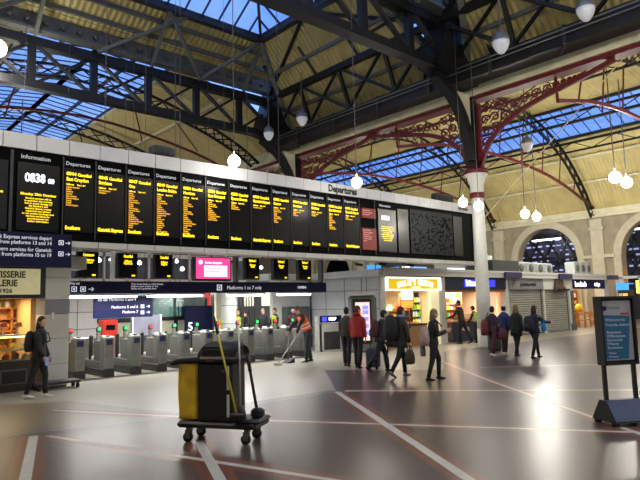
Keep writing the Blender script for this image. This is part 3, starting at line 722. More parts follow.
# ---------------------------------------------------------------- ticket gates
M['gsteel'] = mat('gate_steel', (132, 134, 130), .35, .7, noise=.15, nscale=5); M['gsteel2'] = mat('gate_steel_dark', (112, 112, 106), .4, .5)
def gate():
    t = thing('ticket_gate', '', 'ticket gate')
    MB().rbox((0, 1.1, 0), (.3, 2.2, .2), .02).build('plinth', M['plinth'], t)
    MB().rbox((0, .17, .2), (.27, .34, .82), .03).build('front_cabinet', M['gsteel'], t)
    MB().rbox((0, 1.98, .2), (.27, .4, .76), .03).build('rear_cabinet', M['gsteel'], t)
    b = MB().rbox((0, 1.05, .2), (.2, 1.5, .18), .02); b.rbox((0, .65, .34), (.16, .5, .58), .02)
    b.build('side_body', M['gsteel2'], t)
    MB().prism([(-.11, .0, 1.02), (-.11, .3, 1.06), (-.11, .3, 1.02)], (.22, 0, 0)).build('top_plate', M['steel2'], t)
    MB().box(-.08, .08, -.005, .012, .82, .96).build('ticket_reader', mat('reader_blue', (30, 34, 90), .3), t)
    MB().lathe((0, .12, 1.03), [(.06, 0), (.06, .03)], 12).build('card_pad', M['plastic'], t)
    MB().rbox((0, .78, .2), (.09, .1, .95), .02).build('lamp_post', M['gsteel2'], t)
    MB().rbox((0, .77, 1.13), (.13, .1, .15), .03).build('lamp_head', M['plastic'], t)
    MB().rbox((0, 1.3, .36), (.1, .1, .68), .03).build('flap_post', M['plastic'], t)
    MB().box(.06, .34, 1.27, 1.29, .42, .95).build('flap', M['flapglass'], t)
    MB().ball((-.05, .98, .44), .06, 8, 6).ball((.05, 1.1, .42), .05, 8, 6).build('sensor_cap', M['white'], t)
    return t
proto = gate(); cols = 'rggrggrrgrg'
gl = ['nearest the white cladded pier', 'second from the cladded pier', 'third from the cladded pier', 'fourth from the cladded pier, below the grey poster board',
      'fifth from the cladded pier, with a green lamp', 'just left of the cart, below the large white 5', 'partly hidden by the left side of the black cart hood', 'behind the broom handle of the cart',
      'left one of the two gates between the cart and the cleaner', 'immediately left of the orange-vested cleaner', 'directly behind the orange-vested cleaner']
gates_ = [proto]+[copy_tree(proto) for _ in range(10)]
for i in range(11):
    x = 5.30+.747*i
    g = gates_[i]
    g.location = (x, 15.15, 0); g['label'] = 'steel ticket gate ' + gl[i]; g['group'] = 'ticket gates under the departures board'
    lm = MB().tube([(0, .722, 1.21), (0, .708, 1.21)], .036, 12).ball((0, .71, 1.21), (.034, .016, .034), 8, 6)
    lm.build('red_lamp' if cols[i] == 'r' else 'green_lamp', M['lred' if cols[i] == 'r' else 'lgreen'], g, world=False)

# ---------------------------------------------------------------- hall behind the gates
struct(MB().box(4.7, 7.35, 19.5, 19.7, 0, 2.5), 'wall_back', M['white'])
g = MB()
for z in (.55, 1.1, 1.65, 2.2): g.box(4.7, 7.35, 19.485, 19.5, z, z+.025)
for x in (5.3, 6.0, 6.7): g.box(x, x+.02, 19.485, 19.5, 0, 2.5)
struct(g, 'trim_5', M['grey'])
struct(MB().box(7.35, 11.5, 19.6, 19.7, 0, 1.36), 'wall_back', mat('beige_panel', (205, 202, 176), .5))
g = MB().box(7.35, 11.5, 19.55, 19.6, 1.28, 1.42)
for x in (8.9, 9.5, 10.2): g.box(x, x+.14, 19.57, 19.6, 0, 1.3)
struct(g, 'trim_6', M['plastic'])
wn = MB().box(7.4, 11.5, 19.62, 19.64, 1.42, 2.35).build('window_7', glass('green_glass', (190, 215, 215), .25), kind='structure')
MB().box(9.3, 9.38, 19.58, 19.66, 1.42, 2.35).box(10.2, 10.28, 19.58, 19.66, 1.42, 2.35).box(8.6, 8.68, 19.58, 19.66, 1.42, 2.35).box(7.35, 11.5, 19.56, 19.68, 2.33, 2.45).build('window_frame', M['greysteel'], wn)
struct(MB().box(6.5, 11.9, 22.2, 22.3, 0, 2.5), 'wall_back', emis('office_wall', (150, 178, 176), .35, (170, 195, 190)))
struct(MB().box(12.0, 12.6, 19.6, 19.75, 0, 2.4), 'wall_back', mat('cream_post', (222, 218, 190), .5))
struct(MB().box(13.9, 15.9, 18.5, 18.7, 0, 2.7), 'wall_back', M['white'])
t = thing('platform_number_post', 'navy post panel with a large white 5 behind the gates', 'sign', (11.0, 19.0, 0))
MB().box(10.35, 11.45, 18.98, 19.1, 0, 1.78).build('panel', M['navy'], t)
text('5', .42, (10.42, 18.97, .9), text_mat((230, 235, 245), .9), t, 'number', bold=.008)
t = thing('ticket_machine', 'red ticket machine behind the gates beside the grey poster board', 'ticket machine', (6.84, 17.9, 0))
MB().rbox((7.15, 18.05, 0), (.5, .35, 1.42), .03).build('cabinet', mat('machine_red', (196, 44, 30), .4, emit=.15), t)
MB().box(7.02, 7.3, 17.86, 17.88, 1.1, 1.26).build('display', M['screen'], t)
MB().lathe((7.16, 17.86, .85), [(.05, 0), (.05, .01)], 10).box(7.1, 7.22, 17.855, 17.88, .6, .64).build('card_slot', M['white'], t)
t = thing('poster_board', 'pale grey poster board on legs behind the ticket gates', 'notice board', (8.2, 17.6, 0))
MB().box(7.72, 8.72, 17.6, 17.66, .7, 1.52).build('board', mat('poster_lilac', (128, 128, 144), .5, noise=.15, nscale=4), t)
MB().box(7.72, 7.77, 17.58, 17.68, 0, 1.54).box(8.67, 8.72, 17.58, 17.68, 0, 1.54).box(7.7, 8.74, 17.5, 17.76, 0, .04).build('frame', M['white'], t)
t = thing('round_pillar', 'white round pillar standing behind the ticket gates', 'pillar', (11.75, 18.2, 0))
MB().lathe((11.68, 18.2, 0), [(.3, 0), (.3, 3.3)], 24).build('drum', M['white'], t)
MB().lathe((11.68, 18.2, 1.1), [(.306, 0), (.306, .03)], 24).lathe((11.68, 18.2, 1.75), [(.306, 0), (.306, .03)], 24).lathe((11.68, 18.2, .45), [(.306, 0), (.306, .03)], 24).build('joint_ring', M['grey'], t)
def railing(x0, x1, y, h, lab):
    t = thing('railing', lab, 'railing', ((x0+x1)/2, y, 0))
    MB().box(x0, x1, y-.03, y+.03, h-.06, h).box(x0, x1, y-.03, y+.03, .1, .15).build('rail', M['darkgrey'], t)
    b = MB(); x = x0
    while x < x1: b.box(x, x+.035, y-.018, y+.018, 0, h); x += .14
    b.build('bars', M['darkgrey'], t)
railing(12.65, 14.9, 21.2, 2.3, 'tall dark railings behind the staff at the gates')
railing(10.9, 11.9, 20.6, 2.0, 'dark railings left of the round white pillar, above the yellow sign')
MB().box(11.3, 11.5, 18.4, 18.45, .5, 1.25).box(11.25, 11.55, 18.3, 18.55, 0, .05).box(11.38, 11.42, 18.41, 18.44, 0, .6).build('caution_sign', mat('caution_yellow', (225, 215, 40), .5), label='narrow yellow caution stand beside the round white pillar', cat='sign')
t = thing('metal_locker', 'pair of dark grey lockers against the white wall behind the cleaner', 'locker', (14.6, 18.3, 0))
for a in (14.3, 14.95): 
    k = MB().rbox((a+.27, 18.3, 0), (.52, .34, 1.66), .02).build('cabinet', mat('locker_grey', (82, 90, 88), .5), t)
    MB().box(a+.02, a+.52, 18.115, 18.13, 1.05, 1.07).box(a+.44, a+.47, 18.11, 18.13, .9, 1.0).build('door_gap', M['plastic'], k)
# shops' red canopy and lights far behind the gates
MB().box(11.5, 15.5, 25.8, 26, 2.2, 2.9).box(11.5, 11.6, 25.8, 26, 0, 2.2).box(15.4, 15.5, 25.8, 26, 0, 2.2).build('far_shop_fascia', emis('far_red', (190, 60, 50), .8), label='red lit shop fascia far beyond the gates', cat='sign')
MB().box(9.5, 12.0, 26.5, 26.7, 1.2, 2.4).box(9.5, 9.6, 26.4, 26.7, 0, 1.2).box(11.9, 12, 26.4, 26.7, 0, 1.2).build('far_kiosk', emis('far_kiosk', (210, 150, 110), .5), label='warm lit kiosk far beyond the railings', cat='kiosk')
tr = thing('train', 'dim carriage side standing far behind the ticket gates', 'train', (16, 34, 0))
MB().rbox((12, 34, .3), (26, 2.6, 3.3), .2).build('body', mat('train_grey', (120, 124, 132), .4), tr)
twm = emis('train_window', (225, 225, 205), 1.0)
for i in range(14): MB().box(0.2+i*1.8, 1.4+i*1.8, 32.66, 32.7, 1.7, 2.6).build('window', twm, tr)
PLM = emis('platform_lamp_glass', (245, 248, 255), 6)
for i, (x, y, z) in enumerate(((6.6, 20.5, 3.1), (8.7, 23, 3.6), (9.2, 21, 3.3), (10.4, 26, 3.9), (11.3, 25, 3.7), (12.9, 24, 3.4), (14.2, 27, 4.0), (5.3, 21, 3.0), (16.5, 24, 3.7), (18, 26, 3.7), (19.5, 27, 3.8), (7.6, 24, 3.5))):
    pl_ = MB().lathe((x, y, z), [(.03, 0), (.09, .04), (.1, .1), (.05, .16), (.02, .2)], 10).build('platform_lamp', PLM, label='small bright platform lamp seen below the departures board', cat='lamp', group='platform lamps beyond the gates')
    MB().tube([(x, y, z+.19), (x, y, roof_z(x, y)+.03)], .006, 5).build('rod', M['greysteel'], pl_)
for i, (y, a, b2) in enumerate(((16.9, 6, 9.5), (16.9, 10.2, 13.6), (20.1, 8, 11), (21, 12, 15))):  # fill battens added out of sight behind the lintel to brighten the white wall
    t = thing('fluorescent_batten', 'added batten hidden by the lintel, brightening the hall behind the gates, %s' % ['front row left', 'front row right', 'back row left', 'back row right'][i], 'light', ((a+b2)/2, y, 2.4+.06*(y-16.9)/3))
    zz = 2.4+.12*(y-16.9)/3.2
    MB().box(a, b2, y-.06, y+.06, zz, zz+.06).build('batten', M['white'], t)
    MB().tube([(a+.05, y, zz-.02), (b2-.05, y, zz-.02)], .03, 8).build('tube', M['tube'], t)
    MB().tube([(a+.5, y, zz), (a+.5, y, roof_z(a+.5, y)+.03)], .006, 5).build('hanger', M['greysteel'], t); MB().tube([(b2-.5, y, zz), (b2-.5, y, roof_z(b2-.5, y)+.03)], .012, 5).build('hanger', M['greysteel'], t)
    ld = bpy.data.lights.new('tube_light', 'AREA'); ld.shape = 'RECTANGLE'; ld.size = b2-a; ld.size_y = .12; ld.energy = 115; ld.color = (1, .99, .95)
    lo = bpy.data.objects.new('tube_light', ld); C.objects.link(lo); lo.location = (0, 0, -.03); lo.parent = t
struct(MB().box(4.6, 19, 28, 28.2, 0, 6.2), 'wall_front', mat('platform_screen', (74, 80, 92), .6, noise=.4, nscale=1.2))
b = MB()
for i in range(12): b.box(5+i*1.15, 5.09+i*1.15, 27.8, 27.95, 0, 6)
b.box(4.6, 19, 27.8, 27.95, 4.3, 4.5).box(4.6, 19, 27.8, 27.95, 3.0, 3.2).build('trim_7', M['offwhite'], kind='structure')
for i, x in enumerate((5.0, 6.6, 8.1)):
    MB().box(x, x+.12, 20.2, 20.35, 0, 4.6).build('white_post', M['offwhite'], label='slim pale post rising behind the gap under the board', cat='post', group='slim posts behind the gates')

# ================================================================ LEFT SIDE: pier, patisserie, navy sign
pr_ = thing('cladded_pier', 'white panelled pier with a grey band between the patisserie and the gates', 'pier', (4.43, 14.5, 0))
b = MB()
for z0, z1 in ((0.02, .52), (.53, 1.1), (1.11, 1.66), (2.0, 2.5), (2.51, 3.4)): b.box(4.16, 4.70, 14.2, 14.9, z0, z1)
b.build('panels', M['offwhite'], pr_)
MB().box(4.155, 4.705, 14.195, 14.9, 1.67, 1.99).build('grey_band', M['grey'], pr_)
MB().box(4.18, 4.68, 14.22, 14.9, 0, 3.4).build('core', M['darkgrey'], pr_)
MB().box(4.3, 4.36, 14.17, 14.2, 1.55, 1.7).build('switch_box', M['white'], pr_)
MB().box(4.7, 5.1, 14.25, 14.9, 2.72, 3.02).build('side_stub', M['offwhite'], pr_)
t = thing('platform_trolley', 'low flat trolley with small castors parked against the white pier', 'trolley', (4.3, 13.9, 0))
MB().rbox((4.35, 13.92, .12), (.98, .42, .06), .02).build('deck', M['darkgrey'], t)
for x in (3.95, 4.78):
    for y in (13.78, 14.08):
        MB().tube([(x-.025, y, .055), (x+.025, y, .055)], .055, 12).box(x-.02, x+.02, y-.01, y+.01, .055, .13).build('castor', M['rubber'], t)
# shop body
sh = 'patisserie'
pw = mat('shop_warm_wall', (226, 184, 120), .6)
struct(MB().box(-6, 4.15, 16.4, 16.5, 0, 3.4).box(-.1, 0, 14.3, 16.4, 0, 3.4).box(4.05, 4.16, 14.92, 16.4, 0, 3.4), 'wall_back', pw)
struct(MB().box(-6, 4.12, 14.28, 16.4, 2.06, 2.12).box(-6, 4.12, 14.32, 16.4, 2.75, 3.4), 'ceiling', M['offwhite'])
t = thing('patisserie_sign', 'cream shop sign in a black frame reading Patisserie Valerie Est. 1926', 'shop sign', (2, 14.2, 2.06))
MB().box(-.6, 4.16, 14.2, 14.32, 2.04, 2.78).build('frame', M['plastic'], t)
MB().box(-.5, 4.04, 14.185, 14.2, 2.12, 2.7).build('panel', emis('sign_cream', (205, 196, 150), .35), t)
tb = M['txtdk']
text('PATISSERIE', .2, (3.72, 14.18, 2.5), tb, t, 'sign_text', 'RIGHT', bold=.006, sx=.84); text('VALERIE', .2, (3.56, 14.18, 2.31), tb, t, 'sign_text', 'RIGHT', bold=.006, sx=.84)
text('Est. 1926', .13, (3.46, 14.18, 2.16), tb, t, 'sign_text', 'RIGHT', bold=.004)
t = thing('display_counter', 'dark pastry counter with a lit glass display case and a framed vent panel', 'counter', (2, 14.5, 0))
MB().box(0.05, 4.0, 14.22, 14.9, 0, .66).build('body', mat('counter_brown', (44, 32, 26), .4), t)
v = MB().box(3.28, 3.82, 14.2, 14.22, .16, .48).build('vent_frame', M['greysteel'], t)
b = MB().box(3.31, 3.79, 14.19, 14.205, .19, .45).build('vent_grille', M['black'], v)
MB().box(0.05, 4.0, 14.24, 14.26, .66, 1.2).build('case_glass', glass('case_glass', (250, 250, 240), .08), t)
MB().box(0.05, 4.0, 14.24, 14.9, 1.2, 1.23).box(.05, 4.0, 14.26, 14.9, .88, .9).box(0.05, 4.0, 14.24, 14.27, .64, .68).build('case_shelf', M['steel2'], t)
MB().box(0.1, 3.95, 14.3, 14.33, 1.17, 1.195).build('case_strip_light', emis('warm_strip', (255, 225, 150), 7), t)
t = thing('wall_shelving', 'wooden back shelves of the patisserie', 'shelves', (2, 16.2, 1.3))
for z in (1.25, 1.55, 1.82): MB().box(0.1, 4.0, 16.0, 16.38, z, z+.03).build('shelf', M['wood'], t)
for x in (.3, 2.2, 3.9): MB().box(x, x+.04, 16.0, 16.38, 0, 1.85).build('upright', M['wood'], t)
random.seed(11)
cake_c = [(236, 214, 160), (196, 130, 60), (120, 66, 36), (244, 236, 214), (214, 90, 60), (230, 180, 70)]
cm = [mat('pastry_%d' % i, c, .6, noise=.25, nscale=30, bump=.4) for i, c in enumerate(cake_c)]
word = ['cream', 'golden', 'chocolate', 'white iced', 'strawberry', 'custard']
cplace = ['at the far right', 'second from the right', 'third from the right', 'fourth from the right', 'fifth from the right', 'sixth from the right', 'seventh from the right']
for lv, z in enumerate((.67, .90)):
    for i in range(6):
        x = 3.85-i*.2-lv*.07; k = (i*2+lv*3) % 6
        t = thing('cake', '%s cake on the %s shelf of the glass pastry case, %s' % (word[k], ('bottom', 'upper')[lv], cplace[i]), 'cake', (x, 14.5, z), 0, 'cakes in the pastry case')
        MB().lathe((x, 14.5, z), [(.085, 0), (.09, .01), (.03, .012)], 14).build('plate', M['white'], t)
        MB().lathe((x, 14.5, z+.012), [(.07, 0), (.075, .02), (.072, .08+.03*(i % 2)), (.05, .1+.03*(i % 2))], 12).build('sponge', cm[k], t)
        MB().ball((x, 14.5, z+.13+.03*(i % 2)), .02, 8, 6).build('topping', cm[(k+3) % 6], t)
for i in range(4):
    x = 3.85-i*.22
    t = thing('glass_jar', 'white lidded jar on the top shelf of the patisserie, %s' % cplace[i], 'jar', (x, 16.15, 1.85), 0, 'jars on the patisserie shelf')
    MB().lathe((x, 16.15, 1.85), [(.05, 0), (.06, .02), (.06, .12), (.04, .15)], 12).build('body', M['white'], t)
    MB().lathe((x, 16.15, 2.0), [(.042, 0), (.042, .02), (.01, .04)], 12).build('lid', cm[1], t)
for i in range(5):
    x = 3.8-i*.26
    t = thing('bread_basket', 'basket of bread on the lower back shelf of the patisserie, %s' % cplace[i], 'basket', (x, 16.15, 1.28), 0, 'baskets on the patisserie shelf')
    MB().lathe((x, 16.15, 1.28), [(.08, 0), (.11, .09), (.1, .09)], 12).build('basket', M['wood'], t)
    MB().ball((x-.03, 16.15, 1.4), (.07, .05, .045)).ball((x+.04, 16.12, 1.4), (.06, .05, .05)).build('loaves', cm[1 if i % 2 else 5], t)
for i in range(4):
    x = 3.7-i*.3; z = 1.23
    t = thing('cake_stand', 'tiered cake stand on top of the pastry case, %s' % cplace[i], 'cake stand', (x, 14.6, z), 0, 'stands on the pastry case')
    MB().lathe((x, 14.6, z), [(.06, 0), (.015, .02), (.015, .16), (.11, .17), (.11, .18)], 14).build('stand', M['steel2'], t)
    MB().lathe((x, 14.6, z+.18), [(.09, 0), (.09, .07), (.07, .09)], 12).build('tart', cm[(i*3+1) % 6], t)
def alight(name, loc, sx, sy, e, col=(1, .95, .85), rot=(0, 0, 0)):
    ld = bpy.data.lights.new(name, 'AREA'); ld.shape = 'RECTANGLE'; ld.size = sx; ld.size_y = sy; ld.energy = e; ld.color = col
    o = bpy.data.objects.new(name, ld); C.objects.link(o); o.location = loc; o.rotation_euler = rot; return o
alight('shop_light', (2.6, 15.3, 2.04), 2.4, .8, 60, (1, .8, .5))
# navy information sign
t = thing('navy_information_sign', 'navy sign about Gatwick Express and Southern services in front of the board', 'sign', (2.5, 12.9, 2.65))
MB().box(.4, 4.27, 12.84, 12.92, 2.65, 3.36).build('panel', M['navy'], t)
text('Gatwick Express services depart\nfrom platforms 13 and 14', .112, (3.86, 12.835, 3.22), wt, t, 'sign_text', 'RIGHT', ls=.95, sx=.86)
text('Southern services for Gatwick\ndepart from platforms 15 to 19', .112, (3.86, 12.835, 2.97), wt, t, 'sign_text', 'RIGHT', ls=.95, sx=.86)
m = MB()
for z in (3.13, 2.89): picto(m, 4.0, 12.832, z, .1); picto(m, 4.14, 12.832, z, .09, True)
m.build('pictogram', wt, t)
MB().box(1.2, 1.26, 12.92, 13.04, 2.7, 3.3).box(4.0, 4.06, 12.92, 13.04, 2.9, 3.3).build('bracket', M['black'], t)

# ================================================================ wall at the right of the gates, advertising unit, help desk
struct(MB().box(15.84, 16.1, 14.62, 18.6, 0, 2.72), 'wall_side', mat('pale_cladding', (212, 213, 212), .45, noise=.06))
g = MB()
for z in (.75, 1.5, 2.2): g.box(15.825, 15.84, 14.6, 18.5, z, z+.025)
for y in (15.2, 16.4, 17.5): g.box(15.825, 15.84, y, y+.02, 0, 2.7)
struct(g, 'trim_8', M['grey'])
struct(MB().box(15.7, 16.3, 14.45, 19.0, 2.72, 2.98).box(13.6, 15.8, 18.4, 19, 2.72, 2.98), 'trim_9', M['white'])
t = thing('advertising_unit', 'tall grey advertising unit with a lit pink poster beside the cladded wall', 'advertising display', (14.95, 14.6, 0), R(-41.7))
MB().rbox((0, 0, 0), (1.0, .3, 2.0), .09).build('casing', M['greysteel'], t, world=False)
MB().rbox((-.05, -.03, 2.0), (1.05, .34, .1), .05).build('hood', M['white'], t, world=False)
MB().tube([(0, .1, 2.1), (0, .1, 2.6)], .02, 6).build('cable', M['grey'], t, world=False)
f = MB().box(-.36, .3, -.165, -.15, .3, 1.88).build('screen_frame', M['plastic'], t, world=False)
sc = MB().box(-.26, .24, -.175, -.165, .42, 1.76).build('poster', emis('poster_pink', (250, 186, 178), 1.1), f, world=False)
b = MB(); random.seed(2)
for z in (.6, .85, 1.1, 1.33, 1.5): b.box(-.02, .2, -.182, -.175, z, z+.15)
b.build('poster_print', emis('poster_blue_print', (120, 140, 225), .9), sc, world=False)
MB().box(-.22, -.05, -.182, -.175, .5, 1.4).build('poster_print', emis('poster_orange', (250, 120, 80), .9), sc, world=False)
t = thing('accessible_gate_desk', 'grey control desk with a dark sign of white symbols right of the cleaner', 'desk', (14.75, 16.05, 0), R(-18))
MB().rbox((0, 0, 0), (1.0, .5, 1.0), .03).build('cabinet', M['darkgrey'], t, world=False)
MB().box(-.5, .3, -.28, -.25, .72, 1.0).box(-.5, -.43, -.28, -.25, 0, .75).box(.24, .3, -.28, -.25, 0, .75).box(-.5, .3, -.28, -.25, 0, .07).build('front_frame', M['steel2'], t, world=False)
s = MB().box(-.5, .32, -.24, -.1, 1.06, 1.3).build('sign_box', M['navy'], t, world=False)
text('HELP', .13, (-.2, -.245, 1.14), M['ledw'], s, 'sign_text', world=False, bold=.01); MB().box(-.47, -.28, -.25, -.24, 1.1, 1.26).build('blue_symbol', emis('symbol_blue', (60, 70, 230), 1.2), s, world=False)
MB().box(-.62, -.56, -.2, .1, 0, 1.3).build('side_post', M['steel2'], t, world=False)

# ================================================================ SHOPS
struct(MB().box(15.84, 19.8, 18.4, 18.5, 0, 2.72).box(19.6, 19.7, 14.8, 18.4, 0, 2.72), 'wall_back', mat('cookie_wall', (240, 220, 176), .6))
struct(MB().box(19.8, 24.6, 18.4, 18.5, 0, 2.72).box(24.5, 24.6, 14.8, 18.4, 0, 2.72), 'wall_back', mat('bakery_wall', (244, 214, 186), .6))
struct(MB().box(31.0, 37.6, 19.9, 20, 0, 2.72).box(31.0, 31.1, 14.8, 19.9, 0, 2.72).box(37.5, 37.6, 16.9, 19.9, 0, 2.72), 'wall_back', mat('news_wall', (206, 186, 156), .6))
struct(MB().box(15.9, 36.0, 14.75, 20, 2.72, 2.8), 'ceiling', M['offwhite'])
struct(MB().box(15.84, 36.1, 14.35, 14.75, 2.72, 2.98).box(15.84, 36.1, 14.3, 14.4, 2.9, 3.02), 'trim_10', M['white'])
g = MB()
for a, b2 in ((15.86, 16.16), (19.44, 19.84), (24.42, 24.72), (27.95, 28.15), (30.75, 31.25), (35.3, 35.9)): g.box(a, b2, 14.55, 14.8, 0, 2.72)
struct(g, 'trim_11', M['offwhite'])
struct(MB().box(30.95, 31.2, 14.5, 14.6, 0.35, 2.1).box(30.8, 31.25, 14.45, 14.6, 0, .35), 'trim_12', M['greysteel'])
# cookie shop
t = thing('cookie_shop_sign', 'lit yellow shop sign with white arched lettering above the cookie counter', 'shop sign', (17.8, 14.5, 2.14))
MB().box(16.16, 19.44, 14.46, 14.6, 2.16, 2.68).build('light_box', emis('sign_white_edge', (255, 252, 240), 1.6), t)
pn = MB().box(16.22, 19.2, 14.445, 14.46, 2.22, 2.62).build('panel', emis('sign_yellow', (214, 178, 10), .75), t)
wtx = emis('sign_white_text', (255, 255, 250), 1.5)
word_ = "MILLIE'S COOKIES"; n = len(word_)
for i, ch in enumerate(word_):
    if ch == ' ': continue
    u = (i-(n-1)/2)/((n-1)/2)
    text(ch, .32-.06*abs(u), (17.8+u*1.0, 14.44, 2.385-.09*u*u-.0), wtx, pn, 'sign_letter', 'CENTER', rot=(R(90), R(14*u), 0), bold=.014, sx=.68)
text('freshly baked', .09, (17.8, 14.44, 2.25), wtx, pn, 'sign_letter', 'CENTER', bold=.005)
struct(MB().box(16.1, 19.5, 14.4, 14.62, 2.68, 2.73), 'trim_13', mat('brown_trim', (70, 44, 30), .5))
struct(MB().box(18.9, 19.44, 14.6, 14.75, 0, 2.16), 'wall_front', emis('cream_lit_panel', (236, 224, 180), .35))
t = thing('cookie_counter', 'wooden cookie counter with a dark top at the yellow-signed shop', 'counter', (17.5, 15, 0))
MB().box(16.2, 18.88, 14.85, 15.4, 0, .8).build('body', mat('counter_tan', (150, 110, 76), .5), t)
MB().box(16.2, 18.88, 14.8, 15.45, .8, .86).build('top', M['plastic'], t)
MB().box(16.3, 18.2, 14.82, 14.84, .86, 1.3).build('case_glass', glass('case_glass2', (250, 250, 240), .08), t)
t = thing('menu_board', 'lit white menu poster hanging inside the yellow-signed shop', 'menu', (18.3, 16, 1.5))
MB().box(18.1, 19.0, 15.55, 15.61, 1.45, 2.3).build('frame', mat('menu_wood', (190, 110, 60), .5), t)
MB().box(18.2, 18.9, 15.53, 15.55, 1.82, 2.24).build('white_panel', emis('menu_white', (255, 250, 245), 1.6), t)
MB().box(18.2, 18.9, 15.53, 15.55, 1.5, 1.76).build('orange_panel', emis('menu_orange', (240, 130, 50), 1.0), t)
MB().box(18.3, 18.34, 15.57, 15.61, 2.3, 2.72).build('hanger', M['plastic'], t)
t = thing('drinks_fridge', 'dark drinks fridge with green and yellow bottle rows in the cookie shop', 'fridge', (19.2, 16.6, 0))
MB().box(19.05, 19.58, 15.75, 16.3, 0, 2.1).build('cabinet', M['plastic'], t)
for k in range(5):
    MB().box(19.07, 19.56, 15.66, 15.75, .5+k*.3, .52+k*.3).build('shelf', M['white'], t)
for k in range(5):
    for j in range(5):
        x = 19.12+j*.1
        b = MB().lathe((x, 15.7, .52+k*.3), [(.032, 0), (.032, .13), (.012, .18), (.012, .2)], 8)
        b.build('bottle', [emis('bottle_green', (110, 190, 60), .5), emis('bottle_yellow', (240, 215, 40), .6), emis('bottle_pale', (230, 235, 220), .5)][(k+j//3) % 3] if j == 0 else bpy.data.materials[['bottle_green', 'bottle_yellow', 'bottle_pale'][(k+j//3) % 3]], None,
                label='small bottle in row %s of the cookie shop fridge' % ['one (lowest)', 'two', 'three', 'four', 'five (top)'][k], cat='bottle', group='fridge bottles, row %s' % 'abcde'[k])
# baked goods in trays
def tray(x, y, z, lab, k, grp, w=.34):
    t = thing('pastry_tray', lab, 'tray', (x, y, z), 0, grp)
    MB().box(x-w/2, x+w/2, y-.12, y+.12, z, z+.02).build('tray', M['steel2'], t)
    b = MB()
    for i in range(4):
        for j in range(2): b.ball((x-w*.36+i*w*.24, y-.05+j*.1, z+.045), (.035, .035, .028), 8, 5)
    b.build('biscuits', cm[k % 6], t)
spots = ['leftmost', 'second from left', 'third from left', 'fourth from left', 'fifth from left', 'sixth from left', 'seventh from left']
for i in range(6): tray(16.5+i*.4, 15.1, .86, 'tray of %s biscuits on the cookie counter, %s' % (word[i % 6], spots[i]), i, 'trays on the cookie counter')
def shelving(name, lab, x0, x1, y, zs, m, h):
    t = thing(name, lab, 'shelves', ((x0+x1)/2, y, 0))
    for z in zs: MB().box(x0, x1, y-.16, y+.16, z, z+.03).build('shelf', m, t)
    for x in (x0, x1-.04): MB().box(x, x+.04, y-.17, y+.17, 0, h).build('upright', m, t)
    MB().box(x0, x1, y+.17, y+.2, 0, h).build('back_panel', m, t)
shelving('bakery_shelf', 'wooden shelves full of packets inside the cookie shop', 16.4, 19.0, 15.95, (.55, .82, 1.09, 1.36), M['wood'], 1.65)
shelving('bakery_shelf', 'pale shelves of bread inside the navy-signed bakery', 20.4, 23.3, 16.4, (.6, .95, 1.3, 1.65), M['wood'], 2.1)
shelving('news_shelf', 'orange wooden shelves inside the newsagent at the right', 34.2, 37.2, 17.2, (.5, .9, 1.3, 1.7), M['wood'], 2.2)
pk = [mat('packet_%d' % i, c, .5) for i, c in enumerate([(220, 70, 40), (240, 200, 60), (250, 245, 235), (60, 110, 170), (200, 120, 50), (90, 150, 70), (190, 60, 110), (120, 80, 50)])]
pkn = ['red', 'yellow', 'white', 'blue', 'orange', 'green', 'magenta', 'brown']
random.seed(21)
def packets(x0, x1, y, zs, where, grp, step=.22):
    for r, z in enumerate(zs):
        x = x0
        while x < x1:
            k = random.randrange(8); h = random.uniform(.12, .26); w_ = step*.75
            MB().rbox((x, y-.02, z+.03), (w_, .16, h), .015).build('packet', pk[k], label='%s packet standing on %s of %s' % (pkn[k], ['the lowest shelf', 'the second shelf', 'the third shelf', 'the top shelf'][r], where), cat='packet', group='%s %s, %s' % (pkn[k], grp, ['lowest', 'second', 'third', 'top'][r]))
            x += step
packets(16.55, 18.95, 15.92, (.55, .82, 1.09, 1.36), 'the cookie shop', 'cookie shop packets')
packets(20.55, 23.2, 16.38, (.6, .95, 1.3, 1.65), 'the navy-signed bakery', 'bakery packets', .26)
packets(34.35, 37.1, 17.18, (.5, .9, 1.3, 1.7), 'the newsagent', 'newsagent packets', .24)
# navy bakery
t = thing('bakery_shop_sign', 'navy shop fascia with glowing white letters partly behind the white column', 'shop sign', (22, 14.5, 2.18))
MB().box(19.84, 24.42, 14.5, 14.62, 2.18, 2.72).build('fascia', mat('fascia_navy', (26, 32, 58), .4), t)
pn = MB().box(21.1, 23.5, 14.485, 14.5, 2.3, 2.62).build('lit_panel', emis('lit_blue', (40, 50, 215), 1.2), t)
text("bites&co", .34, (21.22, 14.48, 2.36), M['ledw'], pn, 'sign_letter', bold=.018, sx=1.15)
struct(MB().box(19.84, 24.42, 14.55, 14.7, 2.08, 2.18), 'trim_14', mat('wood_trim', (150, 100, 66), .5))
t = thing('bakery_counter', 'navy bakery counter with a pale emblem where a man leans', 'counter', (21.3, 15, 0))
MB().box(20.4, 22.6, 14.7, 15.3, 0, .82).build('body', mat('counter_navy', (38, 42, 66), .4), t)
MB().box(20.35, 22.65, 14.65, 15.35, .82, .87).build('top', mat('counter_top_red', (150, 70, 50), .4), t)
MB().lathe((21.3, 14.66, .3), [(.0, 0)], 4) if 0 else None
b = MB()
for k in range(10):
    a = k/10*math.pi; b.bar((21.3, 14.69, .45), (21.3+.3*math.cos(a), 14.69, .45+.2*math.sin(a)), .03, .02, up=(0, 1, 0))
b.build('emblem', mat('emblem_pale', (230, 200, 200), .5), t)
MB().box(20.45, 22.5, 14.68, 14.7, .87, 1.15).build('case_glass', glass('case_glass3', (250, 250, 240), .08), t)
for i in range(5): tray(20.65+i*.42, 15.0, .87, 'tray of %s rolls on the navy bakery counter, %s' % (word[(i+1) % 6], spots[i]), i+1, 'trays on the bakery counter')
